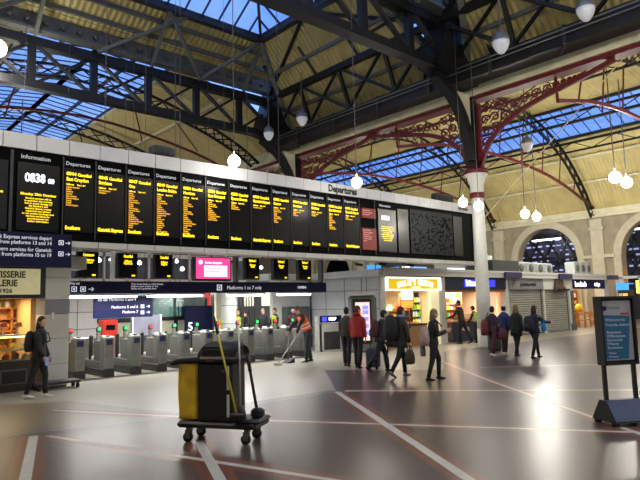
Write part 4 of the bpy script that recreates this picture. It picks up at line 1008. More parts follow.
t = thing('bakery_menu', 'row of lit menu panels at the back of the navy-signed bakery', 'menu', (22.2, 16.5, 1.7))
for i in range(3): MB().box(21.0+i*.95, 21.85+i*.95, 16.5, 16.55, 1.55, 2.15).build('panel', emis('menu_warm_%d' % i, ((255, 235, 215), (250, 190, 160), (255, 225, 195))[i], 1.1), t)
MB().box(20.9, 23.9, 16.52, 16.6, 2.15, 2.72).build('hanger', M['offwhite'], t)
MB().box(23.6, 24.3, 15.0, 15.1, 0, 2.1).build('door_screen', emis('screen_warm', (246, 206, 170), .5), label='pale warm lit screen at the right of the navy-signed bakery', cat='screen')
# shuttered shop
shm = wave_mat('shutter', (150, 150, 140), 'Z', .11, .5, .03)
for a, b2, lab in ((24.72, 27.95, 'left grey roller shutter under the grey shop sign'), (28.15, 30.75, 'right grey roller shutter beside the hanging picture')):
    t = thing('roller_shutter', lab, 'shutter', ((a+b2)/2, 14.7, 0))
    MB().box(a, b2, 14.66, 14.7, .06, 2.2).build('curtain', shm, t)
    MB().box(a, b2, 14.64, 14.72, 0, .07).build('bottom_rail', M['greysteel'], t)
    MB().box(a, a+.06, 14.62, 14.72, 0, 2.2).box(b2-.06, b2, 14.62, 14.72, 0, 2.2).build('guide_rail', M['greysteel'], t)
t = thing('grey_shop_sign', 'plain grey shop sign with dark lettering above the left shutter', 'shop sign', (26.3, 14.5, 2.18))
MB().box(24.72, 27.95, 14.5, 14.62, 2.18, 2.72).build('panel', M['grey'], t)
text('JOANNA PARIS', .22, (25.7, 14.49, 2.34), M['txtdk'], t, 'sign_text', bold=.006)
b = MB().bar((25.0, 14.49, 2.3), (25.15, 14.49, 2.6), .05, .02).bar((25.15, 14.49, 2.6), (25.3, 14.49, 2.45), .05, .02).build('logo', mat('logo_rust', (170, 110, 90), .5), t)
struct(MB().box(27.95, 31.0, 14.5, 14.62, 2.18, 2.72), 'trim_15', M['white'])
t = thing('hanging_picture', 'dark brown picture panel projecting above the right shutter', 'picture', (29.3, 14.4, 2.15))
MB().prism([(28.9, 14.35, 2.1), (29.9, 14.35, 2.2), (29.8, 14.35, 2.66), (29.1, 14.35, 2.7)], (0, .1, 0)).build('panel', mat('picture_brown', (92, 74, 66), .5, noise=.5, nscale=4), t)
MB().box(29.2, 30.4, 14.3, 14.5, 2.1, 2.2).build('ledge', M['plastic'], t)
MB().ball((29.9, 14.3, 2.28), (.12, .06, .1)).build('face_print', mat('picture_face', (196, 150, 130), .5), t)
# newsagent
t = thing('newsagent_sign', 'dark shop fascia with two glowing white words at the right', 'shop sign', (33.2, 14.5, 2.2))
MB().box(31.25, 35.3, 14.5, 14.62, 2.2, 2.72).build('fascia', M['navy'], t)
text('Lovelands', .36, (31.45, 14.49, 2.34), M['ledw'], t, 'sign_letter', bold=.02, sx=.95); text('todays', .26, (33.9, 14.49, 2.37), M['ledw'], t, 'sign_letter', bold=.02)
alight('shop_light', (17.6, 15.9, 2.1), 2.6, 1.2, SHOP_W*1.1, (1, .86, .66)); alight('shop_light', (22.1, 15.9, 2.1), 3.2, 1.2, SHOP_W*1.6, (1, .84, .66)); alight('shop_light', (34.5, 16, 2.6), 4, 2, SHOP_W*1.2, (1, .85, .62))
def seat(x, y, rz, lab, grp):
    t = thing('wooden_chair', lab, 'chair', (x, y, 0), rz, grp); wd = M['wood']
    MB().rbox((0, 0, .42), (.44, .42, .04), .01).build('seat', wd, t, world=False)
    MB().box(-.21, .21, .18, .21, .6, .66).box(-.21, .21, .18, .21, .78, .86).build('backrest', wd, t, world=False)
    for a in (-.19, .19):
        for b2, h in ((-.18, .43), (.19, .88)): MB().box(a-.02, a+.02, b2-.02, b2+.02, 0, h).build('leg', wd, t, world=False)
for i, (x, y, rz) in enumerate(((33.4, 15.15, .2), (34.4, 15.1, -.3), (35.4, 15.2, .1), (34.2, 16.5, 2.9), (35.3, 16.55, 3.3))):
    seat(x, y, rz, 'orange wooden chair in the newsagent opening, %s' % ['nearest the shutter pier', 'second along the front', 'rightmost in the front', 'in the back row at the left', 'in the back row at the right'][i], 'orange wooden chairs')
t = thing('wooden_table', 'orange wooden table among the chairs at the right shop', 'table', (34.8, 15.85, 0))
MB().rbox((34.8, 15.85, .72), (2.2, .5, .05), .01).build('tabletop', M['wood'], t)
for a in (33.85, 35.75):
    for b2 in (15.68, 16.02): MB().box(a-.03, a+.03, b2-.03, b2+.03, 0, .72).build('leg', M['wood'], t)
MB().ball((34.6, 15.85, 1.1), (.3, .2, .26)).ball((34.85, 15.85, 1.0), (.2, .18, .2)).lathe((34.6, 15.85, .77), [(.12, 0), (.1, .1)], 10).build('flower_bunch', mat('flower_yellow', (235, 180, 40), .6, noise=.4, nscale=12), label='bunch of yellow flowers on the wooden table at the right shop', cat='flowers')
# small navy signs along the eave, roof clutter above the shops
for i, x in enumerate((24.0, 29.2, 35.2)):
    MB().box(x, x+1.4, 14.2, 14.3, 2.72, 2.98).build('eave_sign', mat('eave_navy_%d' % i, (56, 56, 96), .5), label='small navy notice on the white shop eave, %s' % ['just right of the white column', 'above the hanging picture', 'at the right end of the row'][i], cat='sign')
MB().box(24.2, 26.6, 15.0, 16.5, 2.98, 3.6).build('roof_box', mat('roof_box_dark', (70, 74, 74), .6), label='dark low box on the shop roof right of the white column', cat='box')
for i in range(4):
    x = 26.9+i*.95
    t = thing('roof_unit', 'pale ventilation unit on the shop roof in front of the stone arch, %s' % spots[i], 'ventilation unit', (x, 15.5, 2.98), 0, 'ventilation units on the shop roof')
    MB().rbox((x, 15.4, 2.98), (.85, .7, .6), .05).build('case', mat('unit_pale', (170, 176, 174), .4) if i == 0 else bpy.data.materials['unit_pale'], t)
    MB().tube([(x, 15.04, 3.28), (x, 15.02, 3.28)], .22, 14).build('fan_grille', M['greysteel'], t)
for i in range(3):
    x = 33.2+i*.75
    t = thing('roof_unit', 'pale ventilation unit on the shop roof below the stone pier, %s' % spots[i], 'ventilation unit', (x, 15.5, 2.98), 0, 'ventilation units on the right shop roof')
    MB().rbox((x, 15.4, 2.98), (.65, .6, .8), .05).build('case', bpy.data.materials['unit_pale'], t)
    MB().tube([(x, 15.09, 3.4), (x, 15.07, 3.4)], .2, 12).build('fan_grille', M['greysteel'], t)
t = thing('rooftop_cabin', 'white cabin roof standing behind the shops right of the white column', 'cabin', (29.5, 19.5, 2.8))
MB().box(27, 32, 20.5, 24, 0, 4.0).build('walls', mat('cabin_wall', (120, 124, 128), .6), t); MB().box(26.6, 32.6, 20.2, 24.2, 4.0, 4.5).build('roof', M['white'], t)
for i, (a, b2, c) in enumerate(((16.4, 17.2, (60, 140, 230)), (17.5, 18.2, (60, 140, 230)), (18.5, 18.9, (240, 240, 250)), (19.1, 20.0, (110, 150, 230)), (21.6, 22.8, (240, 240, 250)))):
    MB().box(a, b2, 15.6, 15.7, 2.8, 3.2).build('eave_display', emis('eave_display_%d' % i, c, 1.2), label='%s lit strip on the shop roof below the board, %s' % ('blue' if i in (0, 1, 3) else 'white', spots[i]), cat='light')
# CCTV cameras on the eave
for i, (x, y) in enumerate(((14.9, 15.0), (15.6, 14.5), (16.3, 14.5), (17.2, 14.5), (22.6, 14.5))):
    t = thing('security_camera', 'small camera on a curved bracket above the eave, %s' % spots[i], 'camera', (x, y, 2.98))
    MB().tube([(x, y, 2.9), (x, y, 3.1), (x+.05, y-.08, 3.2), (x+.12, y-.15, 3.18)], .02, 6).build('bracket', M['grey'], t)
    MB().bar((x+.08, y-.1, 3.15), (x+.25, y-.3, 3.1), .09, .09).build('housing', M['darkgrey'], t)
# right-hand background under the second arch
t = thing('blue_stall', 'small stall with a blue fascia beyond the right end of the shops', 'stall', (37.1, 14.05, 0))
MB().box(36.7, 37.5, 13.75, 14.35, 0, 2.1).build('body', mat('stall_dark', (50, 46, 44), .6), t)
MB().box(36.65, 36.7, 13.7, 14.4, 2.1, 2.5).box(36.65, 37.5, 13.7, 14.4, 2.45, 2.5).build('fascia', emis('stall_blue', (60, 150, 235), .9), t)
MB().box(36.66, 36.7, 13.8, 14.05, 1.0, 1.9).build('lit_window', emis('stall_warm', (240, 170, 80), 1.0), t); MB().box(36.66, 36.7, 14.1, 14.3, .9, 1.9).build('poster', M['white'], t)
MB().box(37.6, 37.9, 14.35, 14.6, 0, 2.9).box(37.6, 37.9, 13.3, 14.6, 2.8, 2.95).box(37.6, 37.9, 13.3, 13.45, 0, 2.9).build('door_frame', M['offwhite'], label='pale door surround at the foot of the second stone arch', cat='door frame')
MB().box(39.5, 39.7, 13.35, 14.3, 1.9, 2.7).box(39.5, 39.7, 13.5, 13.6, 0, 1.9).build('orange_sign', emis('orange_glow', (255, 170, 60), 5), label='bright orange glowing sign beyond the second arch', cat='sign')
t = thing('far_kiosk', 'dark kiosk with lit windows beyond the second arch', 'kiosk', (42, 11, 0))
MB().box(41, 43, 8, 13.2, 0, 3.4).build('body', mat('kiosk_dark', (44, 46, 60), .5), t)
MB().box(40.95, 41, 11.9, 13.0, 1.2, 2.0).build('window', emis('kiosk_window', (150, 175, 215), .9), t)
MB().box(40.95, 41, 11.8, 12.6, 2.3, 2.6).build('lit_sign', M['bulb'], t)

# ================================================================ PENDANT LAMPS
def pendant(x, y, z, r, on, label, ztop=None, group=None, watt=None):
    ztop = roof_z(x, y)+.02
    t = thing('pendant_lamp', label, 'lamp', (x, y, z-r*1.5), 0, group)
    MB().lathe((x, y, z), [(r*.98, 0), (r*1.0, r*.25), (r*.85, r*.75), (r*.4, r*1.2), (r*.22, r*1.35), (r*.22, r*1.6)] if not on else [(r*.98, 0), (r*.94, r*.35), (r*.72, r*.7), (r*.38, r*.95), (r*.08, r*1.0), (r*.06, r*1.6)], 16).build('cap', M['globe_top'] if not on else M['globe_on'], t)
    MB().lathe((x, y, z), [(.004, -r*1.5), (r*.35, -r*1.38), (r*.72, -r*.9), (r*.93, -r*.4), (r*.98, 0)] if not on else [(.004, -r*1.02), (r*.5, -r*.9), (r*.82, -r*.6), (r*.96, -r*.3), (r*.98, 0)], 16).build('glass_bowl', M['globe_on'] if on else M['globe_off'], t)
    MB().tube([(x, y, z+r*1.55), (x, y, ztop)], .012 if r < .2 else .026, 6).build('rod', M['greysteel'], t)
    if on:
        ld = bpy.data.lights.new('pendant_light', 'POINT'); ld.energy = watt or LAMP_W; ld.color = (1, .95, .86); ld.shadow_soft_size = .2
        o = bpy.data.objects.new('pendant_light', ld); C.objects.link(o); o.parent = t; o.location = (0, 0, -.25)
pendant(15.8, 9.05, 9.7, .27, False, 'unlit acorn pendant lamp at the top of the picture, left of two', 13.2)
pendant(16.6, 6.75, 10.1, .27, False, 'unlit acorn pendant lamp at the top right corner', 12.2)
pendant(16.3, 19.3, 10.05, .26, False, 'unlit acorn pendant lamp hanging in front of the black haunch, right of two', 12.4)
pendant(15.4, 20.6, 9.5, .24, False, 'unlit acorn pendant lamp hanging in front of the black haunch, left of two', 13.4)
pendant(24.83, 13.21, 8.9, .27, False, 'unlit acorn pendant lamp against the blue skylight right of the column', 12)
pendant(8.15, 12.41, 5.47, .16, True, 'lit pendant globe just above the departures board left of its middle', watt=28)
pendant(11.96, 11.74, 5.25, .16, True, 'lit pendant globe beside the board title', watt=28)
pendant(16.85, 11.45, 5.1, .16, True, 'lit pendant globe just left of the white column, left of two', watt=28)
pendant(16.95, 10.9, 4.9, .16, True, 'lit pendant globe touching the left edge of the white column', watt=28)
pendant(28.63, 15.61, 6.25, .24, True, 'left lit pendant globe of the pair above the stone arch', 12.1)
pendant(30.6, 16.0, 6.3, .24, True, 'right lit pendant globe of the pair above the stone arch', 11.6)
pendant(27.98, 10.65, 7.25, .27, True, 'left lit pendant globe of the pair at the right edge', 12.1)
pendant(30.0, 10.9, 7.3, .27, True, 'right lit pendant globe of the pair at the right edge', 11.8)
pendant(4.5, 21.35, 10.7, .3, True, 'big bright pendant globe at the left edge before the black truss', 12.7)
pendant(43.7, 22.19, 7.6, .28, True, 'lit globe seen through the stone arch', 8.6)
for i, (x, y, z) in enumerate(((6, 3.5, 9.3), (12.5, 1.5, 9.3), (0.5, 9.8, 9.5), (24, 4, 7.5), (30, 2, 7.4), (6, -4, 9.3), (14, -5, 9.3), (26, -5, 7.5), (28, 26, 7), (28.5, 36, 7), (8, 32, 9), (10, 44, 9))):
    pendant(x, y, z, .25, True, 'lit pendant globe of the concourse outside the picture', 13, 'lit globes outside the picture', LAMP_W*1.25)

# ================================================================ CLEANING CART
ct = thing('cleaning_cart', 'black janitor cart with a yellow vinyl bag and a rounded hood in the foreground', 'cleaning cart', (4.24, 6.77, 0), R(-58))
bk = M['plastic']
def loc(mb, name, m, parent, **k): return mb.build(name, m, parent, world=False, **k)
loc(MB().rbox((.0, 0, .19), (1.12, .5, .08), .03), 'base_deck', bk, ct)
loc(MB().rbox((.42, 0, .26), (.36, .46, .05), .03), 'front_platform', M['plastic2'], ct)
body = loc(MB().rbox((-.02, 0, .26), (.5, .46, .78), .04), 'cabinet', bk, ct)
loc(MB().box(-.2, .16, -.243, -.228, .34, .98), 'door', M['plastic2'], body)
loc(MB().box(.17, .2, -.25, -.232, .34, .62).box(.17, .2, -.25, -.232, .68, .98), 'reflective_strip', M['white'], body)
loc(MB().box(.1, .14, -.252, -.24, .9, .93), 'handle', M['greysteel'], body)
# bag: a tapered sack with folds
bm_ = MB(); n = 28; rings = []
for zi, z in enumerate((.29, .34, .5, .7, .9, 1.0)):
    w_ = .155-.012*zi*0+(.01 if zi in (2, 3) else 0); row = []
    for k in range(n):
        th = 2*math.pi*k/n; c, s_ = math.cos(th), math.sin(th)
        e = .45; xx = math.copysign(abs(c)**e, c)*w_; yy = math.copysign(abs(s_)**e, s_)*(.2+.01*(zi > 2))
        f = 1+.05*math.sin(k*2.7+zi*.9)*(1 if zi < 5 else .2)
        row.append((-.42+xx*f, yy*f, z))
    rings.append(row)
bm_._add([p for r_ in rings for p in r_], [(i*n+k, i*n+(k+1) % n, (i+1)*n+(k+1) % n, (i+1)*n+k) for i in range(5) for k in range(n)]+[tuple(range(n))[::-1]], True)
loc(bm_, 'yellow_bag', M['bag'], ct)
rimp = [(-.62, -.2, .985), (-.66, 0, .97), (-.62, .2, .985)]
hd = MB()
hd.tube([(-.22, -.24, 1.06), (-.5, -.245, 1.05), (-.64, -.2, 1.01), (-.69, 0, .99), (-.64, .2, 1.01), (-.5, .245, 1.05), (-.22, .24, 1.06)], .035, 8)
hd.rbox((-.4, 0, 1.03), (.46, .48, .045), .03)
loc(hd, 'bag_rim', bk, ct)
loc(MB().rbox((.02, 0, 1.02), (.6, .5, .08), .03), 'top_tray', bk, ct)
# hood: rounded shell open to the front
h = MB(); N = 10
def hp(x, k, rr=1): 
    th = math.pi*k/N; return (x, .22*rr*math.cos(th)*1.0, 1.09+.2*rr*math.sin(th)**.8 if 0 < k < N else 1.09)
prof = [(-.26, .55), (-.22, .85), (-.14, .98), (.0, 1.0), (.16, 1.0), (.24, .93), (.29, .7)]
vs = []
for x, rr in prof:
    for k in range(N+1):
        th = math.pi*k/N; vs.append((x, -.22*math.cos(th), 1.08+.21*rr*math.sin(th)**.7 if 0 < k < N else 1.08))
fs = [(i*(N+1)+k, i*(N+1)+k+1, (i+1)*(N+1)+k+1, (i+1)*(N+1)+k) for i in range(len(prof)-1) for k in range(N)]
fs += [tuple(range(N+1)), tuple((len(prof)-1)*(N+1)+k for k in range(N+1))[::-1]]
h._add(vs, fs, True)
hood = loc(h, 'hood', M['plastic2'], ct)
loc(MB().rbox((-.06, -.19, 1.09), (.3, .07, .13), .03), 'hood_opening', M['rubber'], hood)
loc(MB().box(-.12, .0, -.256, -.248, 1.04, 1.06), 'maker_plate', mat('plate_red', (110, 50, 50), .4), ct)
for x, y in ((-.4, -.18), (-.4, .18), (.42, -.18), (.42, .18)):
    k = loc(MB().box(x-.03, x+.03, y-.035, y+.035, .14, .19).box(x-.045, x+.02, y-.04, y-.03, .05, .16).box(x-.045, x+.02, y+.03, y+.04, .05, .16), 'caster_fork', M['greysteel'], ct)
    loc(MB().tube([(x-.02, y-.026, .062), (x-.02, y+.026, .062)], .062, 16), 'wheel', M['rubber'], k)
def hpole(name, label, cat, a, b, r, m, extra=None, top=None):
    M4 = ct.matrix_basis if False else Matrix.Translation((4.24, 6.77, 0)) @ Matrix.Rotation(R(-58), 4, 'Z')
    A, Bq = M4 @ Vector(a), M4 @ Vector(b)
    t = thing(name, label, cat, A)
    MB().tube([A, Bq], r, 8).build('handle', m, t)
    if top: MB().tube([A+(Bq-A)*top, Bq], r*1.25, 8).build('grip', M['plastic'], t)
    if extra: extra(t, A)
    return t
def broomhead(t, A):
    MB().rbox((A.x, A.y, A.z), (.2, .07, .06), .02, R(-58)).build('head', M['plastic2'], t)
    MB().rbox((A.x, A.y, A.z-.03), (.19, .06, .05), .01, R(-58)).build('bristles', M['rubber'], t)
hpole('broom', 'yellow-handled broom with a black grip standing upright in the cart', 'broom', (.33, -.27, .34), (.0, -.265, 1.62), .014, mat('pole_yellow', (214, 196, 50), .4), broomhead, .82)
def mophead(t, A):
    MB().lathe((A.x, A.y, A.z-.03), [(.07, 0), (.06, .1), (.03, .16)], 10).build('mop_head', M['plastic2'], t)
hpole('mop', 'slim silver mop pole leaning at the near end of the cart', 'mop', (.33, -.17, .34), (.31, -.17, 1.5), .011, M['steel2'], mophead)
hpole('dustpan_stick', 'black lobby dustpan stick resting on the front platform of the cart', 'dustpan', (.5, -.02, .34), (.36, -.02, 1.12), .02, M['rubber'], lambda t, A: MB().rbox((A.x, A.y, A.z-.03), (.16, .14, .12), .03, R(-58)).build('pan', M['plastic2'], t), .7)

# ================================================================ WELCOME SIGN
sg = thing('welcome_sign_stand', 'freestanding black framed welcome sign with a blue poster at the right edge', 'sign stand', (8.2, 3.38, 0), R(-30))
bs = loc(MB().prism([(0, 0, .05), (0, .46, .05), (0, .28, .33), (0, .18, .33)], (.66, 0, 0)), 'wedge_base', M['plastic'], sg)
loc(MB().prism([(.02, -.003, .07), (.64, -.003, .07), (.64, .172, .325), (.02, .172, .325)], (0, -.004, .003)), 'blue_panel', M['signnavy'], bs)
for x in (.06, .6):
    for y in (.02, .38): loc(MB().box(x-.04, x+.04, y, y+.06, 0, .05), 'foot', M['rubber'], sg)
for x in (.07, .54): loc(MB().box(x-.022, x+.022, .2, .25, .3, .86), 'post', M['plastic'], sg)
fr = loc(MB().box(.03, .06, .14, .3, .8, 1.75).box(.56, .59, .16, .3, .8, 1.75).box(.06, .56, .16, .3, .8, .84).box(.06, .56, .16, .3, 1.71, 1.75).box(.06, .56, .25, .28, .84, 1.71), 'frame', M['plastic'], sg)
po = loc(MB().box(.07, .55, .2, .22, .86, 1.69), 'poster', M['signgrey'], sg)
loc(MB().prism([(.09, .197, .88), (.09, .197, 1.49), (.52, .197, 1.47), (.46, .197, .88)], (0, -.003, 0)), 'blue_area', M['signblue'], po)
loc(MB().lathe((0, 0, 0), [(.001, 0)], 3) if 0 else MB().tube([(.13, .197, 1.585), (.13, .192, 1.585)], .034, 16), 'roundel', mat('logo_blue', (30, 50, 130), .4), po)
loc(MB().box(.38, .51, .193, .197, 1.49, 1.515), 'red_mark', mat('red_mark', (190, 60, 60), .4), po)
pt = mat('poster_lettering', (200, 220, 235), .5)
text('Network Rail', .03, (.2, .194, 1.58), mat('poster_lettering_grey', (150, 152, 160), .5), po, 'sign_text', world=False)
text('Welcome to\nVictoria station', .062, (.12, .192, 1.4), pt, po, 'sign_text', world=False, ls=1.1)
text('Bienvenue\nWillkommen\nBienvenido\nWitamy\nBenvenuto', .056, (.13, .192, 1.23), pt, po, 'sign_text', world=False, ls=.95)
text('Yokoso\nHuanying', .04, (.14, .192, .95), pt, po, 'sign_text', world=False, ls=1.2)

# bin behind the white column
t = thing('litter_bin', 'grey ribbed litter bin at the foot of the white column', 'bin', (17.95, 11.22, 0))
MB().lathe((17.95, 11.22, 0), [(.2, 0), (.23, .05), (.23, .72), (.2, .8)], 16).build('body', mat('bin_grey', (50, 52, 54), .5), t)
MB().lathe((17.95, 11.22, .8), [(.22, 0), (.22, .04), (.12, .1)], 16).build('rim', M['plastic'], t)

# ================================================================ PEOPLE
def skin_body(V, E, RD, sub=1):
    me = bpy.data.meshes.new('tmpbody'); me.from_pydata([tuple(v) for v in V], E, [])
    o = bpy.data.objects.new('tmpbody', me); C.objects.link(o)
    o.modifiers.new('Skin', 'SKIN'); d = me.skin_vertices[0].data
    for i, r in enumerate(RD): d[i].radius = r if isinstance(r, tuple) else (r, r)
    d[0].use_root = True
    sb = o.modifiers.new('Sub', 'SUBSURF'); sb.levels = sub; sb.render_levels = sub
    ev = o.evaluated_get(bpy.context.evaluated_depsgraph_get()); m2 = bpy.data.meshes.new_from_object(ev)
    vs = [v.co.copy() for v in m2.vertices]; fs = [tuple(p.vertices) for p in m2.polygons]
    bpy.data.objects.remove(o); bpy.data.meshes.remove(me); bpy.data.meshes.remove(m2)
    return vs, fs
SKIN = [mat('skin_light', (206, 160, 136), .5), mat('skin_mid', (170, 118, 92), .5)]
EYE = mat('eye_dark', (30, 26, 24), .3)
def cl(name, rgb): return bpy.data.materials.get(name) or mat(name, rgb, .75, noise=.15, nscale=14, bump=.3)
def person(label, x, y, az, h=1.68, top=('coat_black', (28, 28, 30)), bot=('trouser_black', (24, 25, 30)), shoe=('shoe_black', (24, 22, 22)), hair=('hair_brown', (70, 50, 36)),
           legs=((18, 10), (-14, -28)), arms=((12, 8, 30), (-12, 8, 10)), lean=3, coat=.12, long=0, turn=0, bulk=1.0, skin=0, vest=None, hood=None, scarf=None, headpitch=0, fem=False, cap=None, armz=None, group=None):
    """facing local +Y, left side -X; legs: (thigh, shin) degrees from vertical, forward positive, left then right"""
    s = h/1.72; t = thing('person', label, 'person', (x, y, 0), R(az-90), group)
    ln = R(lean); tv = Vector((0, math.sin(ln), math.cos(ln)))
    P = Vector((0, 0, .93)); sw = .155 if fem else .175
    ch = P+tv*.3; nk = P+tv*.5; hc = nk+Vector((0, .02+.1*math.sin(ln+R(headpitch)), .165*math.cos(ln*.6)))
    J = {}
    for sd, (a, b_) in zip((-1, 1), legs):
        hip = P+Vector((sd*.09, 0, -.04)); kn = hip+Vector((0, math.sin(R(a)), -math.cos(R(a))))*.43; an = kn+Vector((0, math.sin(R(b_)), -math.cos(R(b_))))*.41
        J['h', sd], J['k', sd], J['a', sd] = hip, kn, an
    for sd, ar in zip((-1, 1), arms):
        af, ao, bf = ar[:3]; bo = ar[3] if len(ar) > 3 else ao*.3
        sh_ = nk+Vector((sd*sw, 0, 0))-tv*.085
        u = Vector((sd*math.sin(R(ao)), math.sin(R(af))*math.cos(R(ao)), -math.cos(R(af))*math.cos(R(ao))))
        f_ = Vector((sd*math.sin(R(bo)), math.sin(R(bf))*math.cos(R(bo)), -math.cos(R(bf))*math.cos(R(bo))))
        el = sh_+u*.28; wr = el+f_*.24
        J['s', sd], J['e', sd], J['w', sd], J['d', sd] = sh_, el, wr, f_
    low = min(J['a', -1].z, J['a', 1].z)-.075; sh0 = Vector((0, 0, -low))
    for k in list(J):
        if k[0] != 'd': J[k] = J[k]+sh0
    P, ch, nk, hc = P+sh0, ch+sh0, nk+sh0, hc+sh0
    S = lambda v: Vector(v)*s
    # body: one skinned surface from pelvis to wrists, ankles and neck
    V = [P, ch, nk-tv*.03, nk+Vector((0, .01, .05))]; E = [(0, 1), (1, 2), (2, 3)]; RD = [(.13, .1), (.13, .09), (.07, .06), (.05, .05)]
    for sd in (-1, 1):
        i = len(V); V += [J['s', sd], J['e', sd], J['w', sd]]; E += [(2, i), (i, i+1), (i+1, i+2)]; RD += [(.044,)*2, (.038,)*2, (.028,)*2]
        i = len(V); V += [J['h', sd], J['k', sd], J['a', sd]]; E += [(0, i), (i, i+1), (i+1, i+2)]; RD += [(.085,)*2, (.055,)*2, (.038,)*2]
    vs, fs = skin_body([S(v) for v in V], E, [(a*s, b*s) for a, b in RD])
    b = MB(); b._add(vs, fs, True)
    # head joined on the neck, with face
    hm = MB(); hr = (.074, .092, .115)
    hm.ball((0, 0, 0), hr, 14, 10); hm.ball((0, .03, -.06), (.055, .062, .055), 12, 7)
    hm.prism([(-.014, .085, -.03), (.014, .085, -.03), (.006, .088, .02), (-.006, .088, .02)], (0, .022, -.004))
    hm.ball((-.076, -.005, -.01), (.012, .02, .03), 6, 5); hm.ball((.076, -.005, -.01), (.012, .02, .03), 6, 5)
    hm.mi = 1; hm.ball((-.03, .084, .012), (.011, .008, .007), 6, 4); hm.ball((.03, .084, .012), (.011, .008, .007), 6, 4)
    hm.mi = 2; hm.ball((0, .084, -.062), (.022, .009, .006), 6, 4)
    rot = Matrix.Rotation(R(turn), 4, 'Z') @ Matrix.Rotation(R(-headpitch-lean*.5), 4, 'X')
    H4 = Matrix.Translation(hc) @ rot
    o_ = len(b.v); b.v += [tuple((H4 @ Vector(p))*s) for p in hm.v]
    for f, mi, sm in zip(hm.f, hm.m, hm.sm): b.f.append(tuple(k+o_ for k in f)); b.m.append(mi); b.sm.append(sm)
    # hands: palm, four curled fingers, thumb from the side of the palm
    for sd in (-1, 1):
        w0, d = J['w', sd], J['d', sd]; side = Vector((1, 0, 0)); side = (side-d*side.dot(d)).normalized(); up = d.cross(side)
        if up.y < 0: up = -up
        pc = w0+d*.075
        b.tube([S(w0-d*.02), S(w0+d*.02), S(w0+d*.06), S(w0+d*.095)], [(.022*s, .024*s), (.018*s, .034*s), (.017*s, .04*s), (.013*s, .036*s)], 8, ref=side)
        for k, (of, ln_) in enumerate(((.03, .062), (.01, .07), (-.01, .066), (-.029, .052))):
            q = w0+d*.09+up*of; c1 = q+d*ln_*.5-side*sd*.006; c2 = c1+d*ln_*.38-side*sd*.022
            b.tube([S(q), S(c1), S(c2)], [.0095*s, .0085*s, .006*s], 6)
        q = w0+d*.035+up*.035; b.tube([S(q), S(q+d*.03+up*.025), S(q+d*.06+up*.03-side*sd*.008)], [.012*s, .0105*s, .007*s], 6)
    b.build('body', [SKIN[skin], EYE, mat('lips', (150, 80, 76), .5) if 'lips' not in bpy.data.materials else bpy.data.materials['lips']], t, world=False)
    # trousers
    m = MB()
    for sd in (-1, 1):
        h_, k_, a_ = J['h', sd], J['k', sd], J['a', sd]; fl_ = .048 if fem else .062
        m.tube([S(v) for v in (h_+Vector((-.03*sd, 0, .08)), h_, h_+(k_-h_)*.5, k_, k_+(a_-k_)*.4, a_+(k_-a_)*.02)], [(.09*s, .11*s), (.1*s, .11*s), (.082*s, .088*s), (.064*s, .066*s), ((fl_+.008)*s,)*2, (fl_*s,)*2], 12)
    m.tube([S(P+Vector((0, 0, -.09))), S(P), S(P+tv*.1)], [(.13*s, .1*s), (.165*s, .115*s), (.15*s, .105*s)], 14)
    m.build('trousers', cl(*bot), t, world=False)
    # shoes
    for sd, (a_, b_) in zip((-1, 1), legs):
        an = J['a', sd]; pit = R(max(-55, min(35, b_*.9))) if an.z > low+sh0.z+.1 or abs(b_) > 12 else 0
        if an.z-(.075) < .03: pit = min(0, 0)
        fx = Vector((0, math.cos(pit), math.sin(pit))); m = MB()
        base = an+Vector((0, 0, -.045))
        m.tube([S(base-fx*.075+Vector((0, 0, .0))), S(base-fx*.05), S(base), S(base+fx*.09-Vector((0, 0, .012))), S(base+fx*.15-Vector((0, 0, .018))), S(base+fx*.175-Vector((0, 0, .02)))],
               [(.02*s, .018*s), (.036*s, .034*s), (.04*s, .045*s), (.044*s, .026*s), (.036*s, .018*s), (.015*s, .01*s)], 10)
        m.tube([S(an-Vector((0, 0, .045))), S(an+Vector((0, 0, .02)))], [.04*s, .042*s], 10)
        m.build('shoe', cl(*shoe), t, world=False)
    # coat or jacket with sleeves
    k = bulk; m = MB()
    tp = [P-tv*(coat+.02), P-tv*coat*.5, P+tv*.06, P+tv*.2, P+tv*.34, nk-tv*.05, nk+tv*.0, nk+tv*.035]
    rr = [(.185, .14), (.18, .135), (.165, .125), (.16, .125), (.185, .135), (.17, .115), (.1, .085), (.062, .062)]
    if fem: rr = [(.18, .14), (.175, .135), (.15, .115), (.142, .11), (.165, .13), (.15, .11), (.09, .08), (.058, .06)]
    m.tube([S(v) for v in tp], [(a*k*s, b2*k*s) for a, b2 in rr], 16)
    for sd in (-1, 1):
        s_, e_, w_ = J['s', sd], J['e', sd], J['w', sd]
        m.tube([S(v) for v in (s_-Vector((sd*.09, 0, -.012)), s_-Vector((sd*.02, 0, .0)), s_+(e_-s_)*.12, s_+(e_-s_)*.4, e_, e_+(w_-e_)*.5, w_)], [.045*k*s, .056*k*s, .064*k*s, .062*k*s, .055*k*s, .05*k*s, .042*k*s], 10)
    m.build('coat', cl(*top), t, world=False)
    if vest:
        m = MB(); tp2 = [P+tv*.0, P+tv*.06, P+tv*.2, P+tv*.34, nk-tv*.06, nk-tv*.01]
        rr2 = [(.175, .135), (.172, .132), (.168, .132), (.192, .142), (.178, .122), (.11, .095)]
        m.tube([S(v) for v in tp2], [(a*k*s, b2*k*s) for a, b2 in rr2], 16)
        v_ = m.build('hi_vis_vest', cl(*vest), t, world=False)
        m = MB()
        for q in (.1, .2): m.tube([S(P+tv*q), S(P+tv*(q+.04))], [(.176*k*s, .14*k*s)]*2, 16)
        m.build('reflective_band', M['white'], v_, world=False)
    if hood:
        MB().ball(S(nk+Vector((0, -.07, .04))), (.12*s, .09*s, .07*s), 12, 8).build('hood', cl(*hood), t, world=False)
